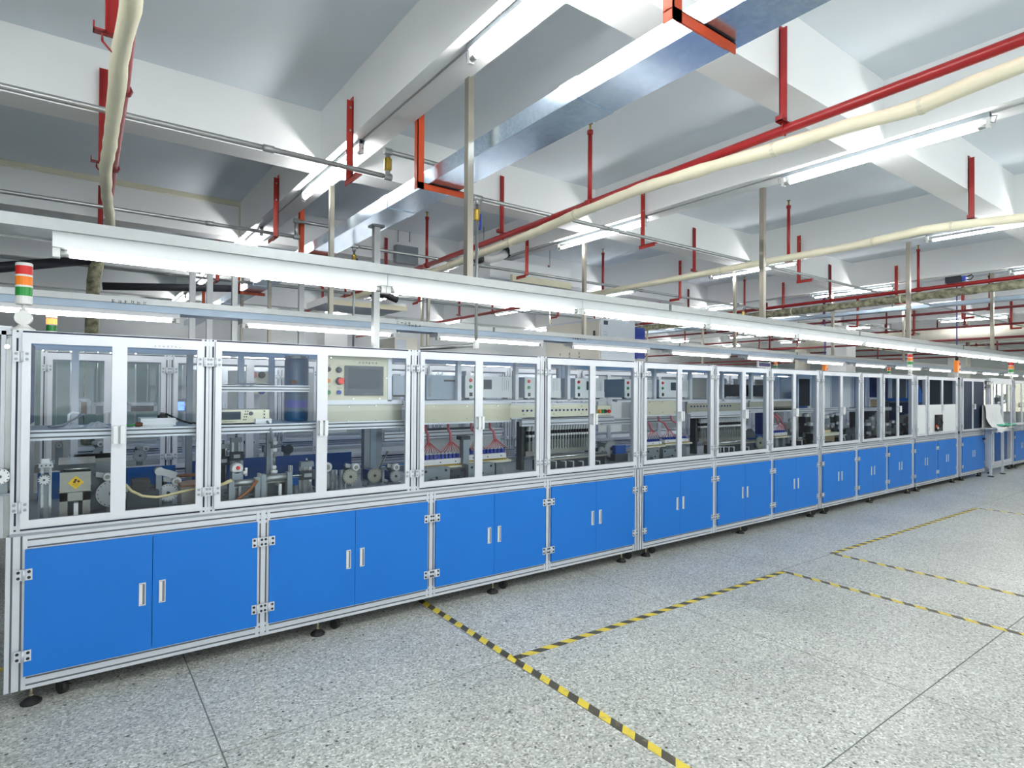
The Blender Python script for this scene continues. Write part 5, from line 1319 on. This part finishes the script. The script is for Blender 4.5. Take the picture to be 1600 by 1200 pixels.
# ---------------------------------------------------------------- red sprinkler pipes, lagged pipes, hangers
def red_pipe(X, Z, ya, yb, label, r=.026, xf=lambda y: 0, mt='red_pipe'):
    t = thing('sprinkler_pipe', label, 'pipe', (X, 3, Z), 'red sprinkler pipes')
    n = 24; pts = [(X+xf(ya+(yb-ya)*i/n), ya+(yb-ya)*i/n, Z) for i in range(n+1)]
    part('pipe', MB().tube(pts, r, mt, 10), t)
    return t
def riser(t, X, Y, Z, h=.55, mt='red_pipe'):
    rp = part('riser', MB().cyl((X, Y, Z), (X, Y, Z+h), .017, mt, 8).cyl((X, Y, Z+h-.03), (X, Y, Z+h), .023, mt, 8).cyl((X, Y-.035, Z), (X, Y+.035, Z), .033, mt, 10), t)
    part('sprinkler_head', MB().cyl((X, Y, Z+h), (X, Y, Z+h+.05), .009, 'brass', 6).lathe((X, Y, Z+h+.05), (0, 0, 1), [(.02, 0), (.02, .004)], 'steel_dark', 8), rp)
def hanger(X, Y, Z, label, ztop=3.56, mt='red_pipe'):
    t = thing('pipe_hanger', label, 'hanger', (X, Y, Z), 'red pipe hangers')
    part('upright', MB().box(X-.022, X+.022, Y-.008, Y-.003, Z+.03, ztop, mt).box(X-.022, X-.017, Y-.045, Y-.003, Z+.03, ztop-.02, mt), t)
    part('foot', MB().box(X-.06, X+.022, Y-.045, Y-.003, Z+.03, Z+.036, mt).box(X-.06, X-.055, Y-.045, Y-.003, Z+.03, Z+.06, mt), t)
    part('clamp', MB().tube([(X-.03, Y-.024, Z), (X-.03, Y-.024, Z+.03), (X+.03, Y-.024, Z+.03), (X+.03, Y-.024, Z), (X, Y-.024, Z-.032), (X-.03, Y-.024, Z)], .005, mt, 5), t)
HY = (1.70, 4.42, 7.14, 9.86)
def lagged(path, r, label, mt='lagging', bands=(), loc=None, wob=.10):
    rnd = random.Random(int(path[0][0]*100)); pts = []; rr = []
    P_ = [Vector(p) for p in path]
    for a, b in zip(P_, P_[1:]):
        n = max(2, int((b-a).length/.10))
        for i in range(n):
            pts.append(a+(b-a)*i/n); rr.append(r*(1+rnd.uniform(-wob, wob)))
    pts.append(P_[-1]); rr.append(r)
    t = thing('lagged_pipe', label, 'pipe', loc or path[0], 'lagged pipes')
    part('lagging', MB().tube(pts, rr, mt, 12), t)
    for y in bands:
        q = min(range(len(pts)), key=lambda i: abs(pts[i].y-y)); p = pts[q]
        part('tie', MB().lathe((p.x, p.y-.01, p.z), (0, 1, 0), [(r*1.13, 0), (r*1.13, .02)], 'cream', 12), t)
    return t
xa = lambda y: (y-1.7)*.032
p1 = red_pipe(3.03, 3.0, -1.5, 13, 'red sprinkler pipe crossing the right half of the ceiling view', xf=xa)
for y in (3.22, 5.95, 8.7): riser(p1, 3.03+xa(y), y, 3.0)
for k, y in enumerate(HY): hanger(3.03+xa(y), y, 3.0, 'red angle hanger of the main red sprinkler pipe, %s along it' % ORD[k])
pts = []
for px, py in ((1600, 100), (1520, 131), (1440, 165), (1390, 180), (1330, 195), (1210, 233), (1120, 258), (1000, 295), (900, 335), (820, 370), (740, 400), (690, 420)):
    x, y = PZ(px, py, 2.93); pts.append((x, y, 2.93))
x, y = PZ(1600, 100, 2.93); pts.insert(0, (x, -1.5, 2.93)); pts.append((pts[-1][0], 10, 2.93))
lagged(pts, .036, 'cream lagged pipe tied under the main red sprinkler pipe', bands=(1.05, 1.75, 3.3, 4.3, 5.5), loc=(3.05, 3, 2.93))
pts = []
for px, py in ((1600, 340), (1512, 350), (1440, 360), (1330, 385), (1193, 410), (1060, 435), (930, 459)):
    x, y = PZ(px, py, 2.97); pts.append((x, y, 2.97))
pts.insert(0, (pts[0][0], -1.5, 2.97)); red = pts+[(pts[-1][0]+.02, 15, 2.97)]; pts.append((pts[-1][0], 6.7, 2.97))
p2 = lagged(pts, .036, 'second cream lagged pipe, running lower across the right of the view', bands=(1.72, 2.4, 4.0), loc=(5.9, 3, 2.97), wob=.05)
part('pipe', MB().tube(red, .024, 'red_pipe', 8), p2)
for y in (3.25, 5.95, 8.7): riser(p2, 5.95, y, 2.98, .56)
for k, y in enumerate(HY): hanger(5.93+.01*k, y, 3.0, 'red hanger of the second cream pipe, %s along it' % ORD[k])
p3 = red_pipe(9.12, 3.0, -1, 13, 'red sprinkler pipe carrying a dirty lagged pipe at the right', xf=lambda y: (y-2)*.06)
for k, y in enumerate(HY): hanger(9.12+(y-2)*.06, y, 3.0, 'dark red hanger of the dirty lagged pipe, %s along it' % ORD[k], mt='dark_red')
for y in (3.2, 5.9): riser(p3, 9.12+(y-2)*.06, y, 3.0)
lagged([(9.02, -1, 2.92), (9.08, 1.5, 2.92), (9.16, 3.0, 2.90), (9.25, 4.5, 2.89), (9.4, 7, 2.9), (9.6, 12, 2.9)], .055, 'dirty mottled lagged pipe strapped under the third red pipe', 'lagging_dirty', bands=(2.0, 3.4, 5), loc=(9.2, 3, 2.9), wob=.16)
for X, lab in ((12.15, 'fourth'), (15.1, 'fifth'), (18.2, 'sixth'), (21.2, 'seventh')):
    p = red_pipe(X, 3.0, -1, 14, '%s red sprinkler pipe from the left, toward the far end' % lab, r=.022, mt='dark_red')
    for y in (3.2, 5.9, 8.7): riser(p, X, y, 3.0, mt='dark_red')
    for k, y in enumerate(HY[:3]): hanger(X, y, 3.0, 'dark red hanger of the %s sprinkler pipe, %s along it' % (lab, ORD[k]), mt='dark_red')
# distant lower cross pipes seen beyond the far rails
for k, (X, Z) in enumerate(((13.6, 2.62), (17.3, 2.58), (19.6, 2.6))):
    t = red_pipe(X, Z, 2, 14.5, 'lower distant red pipe, %s counted from the left' % ORD[k], r=.022, mt='dark_red')
    for y in (5.0, 7.9, 10.4): part('drop', MB().cyl((X, y, Z), (X, y, Z+.68), .018, 'dark_red', 8), t)
# left lagged pipe
pts = []
for px, py in ((208, -60), (205, 10), (193, 60), (186, 95), (184, 130), (178, 175), (172, 225), (165, 262), (166, 300), (170, 328), (173, 352)):
    x, y = PZ(px, py, 2.92); pts.append((x, y, 2.92))
x, y = PZ(158, 405, 2.92); pts.append((x, y, 2.92)); x, y = PZ(152, 440, 2.92); pts.append((x, y, 2.92)); pts.append((x, y+.3, 2.3))
lagged(pts, .034, 'cream lagged pipe coming overhead at the upper left', bands=(), loc=(.2, 3, 2.92), wob=.08)
p0 = thing('sprinkler_pipe', 'thin red sprinkler pipe beside the overhead lagged pipe at the left', 'pipe', (.2, 3, 2.98), 'red sprinkler pipes')
q = [PZ(a, b, 2.975)+(2.975,) for a, b in ((216, -60), (206, 40), (201, 90), (196, 140), (189, 190), (179, 262), (173, 310), (168, 352))]
q.append((q[-1][0], 12, 2.975))
part('pipe', MB().tube(q, .017, 'red_pipe', 10), p0)
for k in (3, 5): part('clamp', MB().lathe((q[k][0], q[k][1], 2.975), (0, 1, 0), [(.028, 0), (.032, .01), (.028, .03)], 'dark_red', 8), p0)
for k, (px, py, y) in enumerate(((184, 20, 1.70), (173, 140, 2.8), (160, 260, 4.42), (157, 340, 7.0))):
    x, z = P(px, py, y); hanger(x, y, 2.94, 'red hanger of the overhead lagged pipe at the left, %s along it' % ORD[k], mt='red_pipe')
x, y = PZ(152, 408, 2.92)
xl, zl = P(-40, 421, y-.6)
solo('black_pipe', MB().tube([(xl, y-.6, zl), (x-.02, y-.02, 2.93)], .05, 'lagging_black', 10), 'thick black insulated pipe sloping to the left edge', 'pipe', (x-1, y, 2.9))
xb, zb_ = P(160, 447, y+.5); xc, zc = P(372, 451, y+.5)
solo('black_pipe', MB().tube([(xb, y+.5, zb_), (xc, y+.5, zc)], .045, 'lagging_black', 10), 'black insulated pipe branching right behind the second light rail', 'pipe', (xb, y+.5, zb_))
xs, zs = P(146, 440, y-.05)
solo('wrapped_pipe', MB().tube([(x-.01, y-.05, 2.95), (xs+.02, y-.05, zs+.2), (xs, y-.05, zs), (xs-.03, y-.05, 1.0)], .06, 'lagging_dirty', 10), 'grey wrapped pipe dropping below the black pipes', 'pipe', (x, y, 2.4))

# conduit on the third cross beam, at the left
t = thing('ivory_conduit', 'ivory conduit along the top of the third cross beam, turning down at its end', 'conduit', (0, 7.12, 3.6))
Yc = 7.115; xe, ze = P(379, 319, Yc); _, zf = P(379, 379, Yc)
part('run', MB().box(-6.5, xe+.03, Yc, Yc+.025, ze-.03, ze+.03, 'cream'), t); part('drop', MB().box(xe-.03, xe+.03, Yc, Yc+.025, zf, ze-.03, 'cream'), t); part('outlet_box', MB().box(xe-.03, xe+.16, Yc-.01, Yc+.025, zf-.03, zf+.02, 'cream'), t)
# grey electrical panel and ceiling air unit
xa_, z1 = P(617, 383, 7.1); xb, z0 = P(650, 415, 7.1)
t = thing('junction_box', 'flat grey electrical box high on the third cross beam', 'electrical box', (xa_, 7.05, z0))
part('case', MB().box(xa_, xb, 7.04, 7.14, z0, z1, 'grey_metal'), t); part('door', MB().box(xa_+.02, xb-.02, 7.035, 7.04, z0+.02, z1-.02, 'grey_metal'), t)
for px in (622, 640): x, z = P(px, 378, 7.1); part('conduit', MB().cyl((x, 7.1, z), (x, 7.1, HS), .008, 'zinc', 6), t)
xa_, ya_ = PZ(745, 436, 3.0)
t = thing('air_unit', 'white ceiling air unit with a black ended hose behind the tall hanger', 'air conditioner', (xa_+.6, ya_, 3.0))
part('casing', MB().box(xa_, xa_+1.3, ya_-.3, ya_+.7, 3.0, 3.22, 'white_paint').box(xa_-.02, xa_+1.32, ya_-.32, ya_+.72, 2.98, 3.0, 'cabinet_front'), t)
part('filter', MB().box(xa_+.3, xa_+1.28, ya_-.36, ya_-.32, 2.96, 3.04, 'lagging'), t)
pts = []
for px, py in ((752, 404), (766, 405), (780, 402), (790, 396)):
    x, z = P(px, py, ya_-.3); pts.append((x, ya_-.3, z))
part('hose', MB().tube(pts, .05, 'white_plastic', 10), t)
part('hose_end', MB().cyl(pts[0], (pts[0][0]-.08, pts[0][1], pts[0][2]-.02), .06, 'black', 10), t); part('hose_end', MB().cyl(pts[-1], (pts[-1][0]+.06, pts[-1][1], pts[-1][2]+.04), .06, 'black', 10), t)
for x in (xa_+.1, xa_+1.2): part('hanger_rod', MB().cyl((x, ya_, 3.2), (x, ya_, HS), .006, 'zinc', 6), t)
xa_, ya_ = PZ(565, 478, 2.78)
t = thing('air_unit', 'pale green edged ceiling air unit under the near light rail', 'air conditioner', (xa_, ya_, 2.78))
part('casing', MB().box(xa_-.5, xa_+.7, ya_, ya_+.9, 2.78, 2.875, 'white_paint').box(xa_-.5, xa_+.7, ya_-.02, ya_, 2.76, 2.83, 'lagging'), t)
for x in (xa_-.3, xa_+.5): part('hanger_rod', MB().cyl((x, ya_+.4, 2.875), (x, ya_+.4, HS), .008, 'zinc', 6), t)
part('hose', MB().tube([(xa_+.1, ya_-.1, 2.94), (xa_+.3, ya_-.1, 2.96), (xa_+.5, ya_-.1, 2.9)], .05, 'black', 8), t)

# cable tray, white duct, network box at the right
t = thing('cable_tray', 'pale galvanised cable tray running away at the right under the ceiling', 'cable tray', (11.0, 3, 3.0))
part('tray', MB().box(10.95, 11.12, -1, 13, 2.965, 3.02, 'channel_grey'), t)
for y in HY: part('hanger_rod', MB().cyl((11.03, y-.2, 3.02), (11.03, y-.2, HS), .008, 'zinc', 6), t)
t = thing('air_duct', 'large white round air duct at the far right under the pipes', 'duct', (16.4, 4, 2.95))
part('duct', MB().tube([(16.4, -1, 2.95), (16.4, 8.2, 2.95), (16.4, 8.45, 2.9), (16.4, 8.55, 2.75), (16.4, 8.55, 1.9)], .19, 'duct_white', 18), t)
for y in (1, 3.4, 5.8): part('seam_band', MB().lathe((16.4, y, 2.95), (0, 1, 0), [(.197, 0), (.197, .04)], 'duct_white', 18), t)
for y in (2.2, 4.9): part('strap', MB().tube([(16.4, y, 2.95+.19), (16.4, y, HS)], .012, 'zinc', 6), t)
x, y = PZ(1488, 444, 3.04)
t = thing('network_box', 'dark blue network box sitting on the dirty lagged pipe', 'network box', (x, y, 3.03))
x = 9.12+(y-2)*.06
part('case', MB().box(x-.05, x+.06, y-.16, y+.02, 3.028, 3.11, 'monitor'), t); part('connector', MB().box(x-.04, x+.05, y-.20, y-.16, 3.04, 3.10, 'valve_blue'), t)
part('lead', MB().tube([(x, y-.2, 3.09), (x, y-.25, 3.11), (x, y-.27, 3.08), (x, y-.24, 3.05), (x, y-.2, 3.055)], .008, 'black', 6), t)
# blue air hoses with pendants
def pendant(px, py0, py1, Y, label, scale=1.0):
    x, z1 = P(px, py0, Y); _, z0 = P(px, py1, Y)
    t = thing('pendant', label, 'pendant', (x, Y, z0), 'pendants on blue hoses')
    part('hose', MB().cyl((x, Y, z0+.2), (x, Y, HS+.005), .009, 'hose_blue', 6), t)
    part('plug', MB().cyl((x, Y, z0+.14), (x, Y, z0+.24), .025, 'black', 8), t)
    part('body', MB().box(x-.05, x+.05, Y-.03, Y+.03, z0-.06, z0+.14, 'lens_orange'), t)
    for k in range(3): part('button', MB().lathe((x+.03, Y-.045, z0-.02+.05*k), (0, 1, 0), [(.012, 0), (.014, .015)], 'red_btn' if k != 1 else 'white_plastic', 8), t)
pendant(1495, 452, 576, 3.70, 'orange pendant on a blue hose beside the far stack light')
pendant(1289, 478, 575, 5.7, 'orange pendant on a blue hose above the third machine')

# ---------------------------------------------------------------- stack lights
def stack_light(px, Y, label, lit=None, ys=None, z0=ZT):
    """ys: pixel heights of the top and of the bottom of the lens body"""
    x, zt = P(px, ys[0], Y); zb = P(px, ys[1], Y)[1]; h = zt-zb; r = h*.165
    t = thing('stack_light', label, 'signal light', (x, Y, z0), 'stack lights')
    c = (x, Y, 0)
    part('base', MB().lathe((x, Y, z0), (0, 0, 1), [(.05, 0), (.05, .008), (.03, .02), (.022, .03)], 'white_plastic', 14).lathe((x, Y-.02, z0+.065), (0, 1, 0), [(.036, 0), (.038, .006), (.038, .034), (.036, .04)], 'white_plastic', 16), t)
    part('pole', MB().cyl((x, Y, z0+.06), (x, Y, z0+.11), .018, 'white_plastic', 10).cyl((x, Y, z0+.11), (x, Y, zb), .009, 'white_plastic', 8), t)
    part('lamp_socket', MB().lathe((x, Y, zb), (0, 0, 1), [(r*.9, 0), (r, h*.02), (r, h*.20)], 'white_plastic', 18), t)
    for k, nm in enumerate(('green', 'orange', 'red')):
        za = zb+h*(.20+.255*k)
        mt = 'lens_'+nm
        if lit == nm: mt = 'lens_lit'
        elif lit and nm == 'orange': mt = 'lens_glow'
        part(nm+'_lens', MB().lathe((x, Y, za), (0, 0, 1), [(r, 0), (r, h*.21)], mt, 18), t)
        part('ring', MB().lathe((x, Y, za+h*.21), (0, 0, 1), [(r*1.02, 0), (r*1.02, h*.045)], 'white_plastic', 18), t)
    part('cap', MB().lathe((x, Y, zb+h*.965), (0, 0, 1), [(r, 0), (r, h*.02), (r*.9, h*.035)], 'white_plastic', 18), t)
stack_light(38, 3.88, 'red, orange and green stack light on the near corner of the machine line', None, (411, 476))
stack_light(1422, 3.95, 'stack light on the joint of the third and fourth machines', None, (552, 574))
stack_light(1495, 3.95, 'stack light behind the orange pendant', None, (562, 583))
stack_light(1580, 3.95, 'stack light on the last machine at the right', None, (565, 586))
stack_light(81, 6.1, 'stack light with its red lamp lit, on the second row behind the first door', 'red', (484, 526))
stack_light(1212, 6.1, 'small stack light on the second row beside the navy sign', None, (561, 578))
stack_light(1389, 6.1, 'small stack light on the second row left of the tall white duct', None, (571, 586))
# control cabinet on the second row roof
Yq = 6.25
xa_, zt = P(939, 497, Yq); xb, _ = P(992, 500, Yq); dy = 1.25
t = thing('control_cabinet', 'tall beige control cabinet standing on the second row behind the rails', 'cabinet', (xa_, Yq, ZT))
part('case', MB().box(xa_, xb, Yq, Yq+dy, ZT, zt, 'cabinet_front'), t)
part('door', MB().box(xa_-.02, xa_, Yq+.01, Yq+dy-.01, ZT+.02, zt-.03, 'cabinet_beige'), t)
part('handle', MB().box(xa_-.035, xa_-.02, Yq+.10, Yq+.13, zt-.30, zt-.18, 'black'), t)
part('vent', MB().box(xa_+.06, xa_+.14, Yq-.006, Yq, zt-.09, zt-.03, 'gunmetal'), t)
lb = MB()
for k in range(3): marks(lb, xa_-.0205, Yq+.42+.22*k, ZT+.20, 1, .05, 'ink', axis='y'); marks(lb, xa_-.0205, Yq+.42+.22*k, ZT+.26, 1, .05, 'ink', axis='y')
for k in range(6): marks(lb, xa_+.06, Yq-.0005, ZT+.38+.04*k, 3, .02, 'ink_grey')
part('lettering', lb, t)
part('warning_label', MB().prism([(-.04, 0), (.04, 0), (0, .07)], (xa_-.022, Yq+.66, ZT+.10), (0, 1, 0), (0, 0, 1), (1, 0, 0), .002, 'yellow_label'), t)
xa_, zt = P(617, 527, 6.3); xb, _ = P(652, 530, 6.3)
t = thing('roof_cabinet', 'small white cabinet on the second row roof left of the air drop', 'cabinet', (xa_, 6.3, ZT))
part('case', MB().box(xa_, xb, 6.3, 6.8, ZT, zt, 'cabinet_beige'), t); part('door', MB().box(xa_+.01, (xa_+xb)/2, 6.295, 6.3, ZT+.02, zt-.02, 'cabinet_front'), t)
xa_, zt = P(1186, 566, 6.1); xb, _ = P(1203, 566, 6.1)
t = thing('notice_board', 'small white notice board with a navy header on the second row roof', 'sign', (xa_, 6.1, ZT))
part('board', MB().box(xa_, xb, 6.1, 6.12, ZT+.08, zt, 'white_plastic'), t); part('header', MB().box(xa_, xb, 6.095, 6.1, zt-.07, zt-.01, 'sign_navy'), t)
part('leg', MB().box(xa_-.03, xa_, 6.1, 6.13, ZT, zt+.02, 'white_paint'), t); part('leg', MB().box(xb, xb+.03, 6.1, 6.13, ZT, zt+.02, 'white_paint'), t)
lb = MB(); marks(lb, xa_+.05, 6.0995, ZT+.10, 8, .03, 'ink', .05); part('lettering', lb, t)
xa_, zt = P(1000, 512, 6.6)
t = thing('blue_cover', 'blue cover on the second row roof right of the beige control cabinet', 'cover', (xa_, 6.6, ZT))
part('cover', MB().box(xa_-.1, xa_+.12, 6.6, 7.0, ZT+.25, zt, 'valve_blue'), t); part('stand', MB().box(xa_-.04, xa_+.04, 6.7, 6.9, ZT, ZT+.25, 'zinc'), t)

# ---------------------------------------------------------------- hazard tape on the floor
def tape(p0, p1, label, w=.05):
    a = Vector((*p0, 0)); b = Vector((*p1, 0)); L = (b-a).length
    mb = MB().box(0, L, -w/2, w/2, 0, .0012, 'hazard_tape')
    o = bpy.data.objects.new('hazard_tape', mb.mesh('hazard_tape')); COL.objects.link(o); o.location = (p0[0], p0[1], .0002)
    o.rotation_euler = (0, 0, math.atan2(b.y-a.y, b.x-a.x)); tag(o, label, 'floor tape', 'hazard tape strips'); return o
tape((2.115, 4.2), (2.07, -2.0), 'black and yellow tape running from under the machine toward the viewer')
tape((2.12, 2.838), (5.10, 2.812), 'black and yellow tape parallel to the machines in the middle of the floor')
tape((5.085, 2.80), (5.06, -1.0), 'faded black and yellow tape from the middle corner toward the right edge')
tape((6.04, 2.85), (10.1, 2.80), 'farther black and yellow tape parallel to the machines')
tape((6.045, 2.83), (6.02, -1.0), 'pale worn tape in the aisle beyond the middle corner')
tape((10.1, 2.78), (10.05, -1.0), 'faint farthest tape crossing the aisle')
x, y = PZ(4, 1046, 0)
tape((x-1.2, y), (x+.03, y), 'short yellow tape end at the left edge beyond the machine corner')

# ---------------------------------------------------------------- added fill light behind the viewer, brightens beam faces and ceiling
def lamp(x, y, z, sx, sy, e, name):
    l = bpy.data.lights.new(name, 'AREA'); l.shape = 'RECTANGLE'; l.size = sx; l.size_y = sy; l.energy = e; l.color = (1, .985, .97)
    o = bpy.data.objects.new(name, l); COL.objects.link(o); o.location = (x, y, z); return o
w = lamp(2, Y0+.1, 2.0, 20, 1.8, LAMP_E, 'front_fill_light'); w.rotation_euler = (PI/2, 0, 0); w.data.color = (.93, .98, 1)
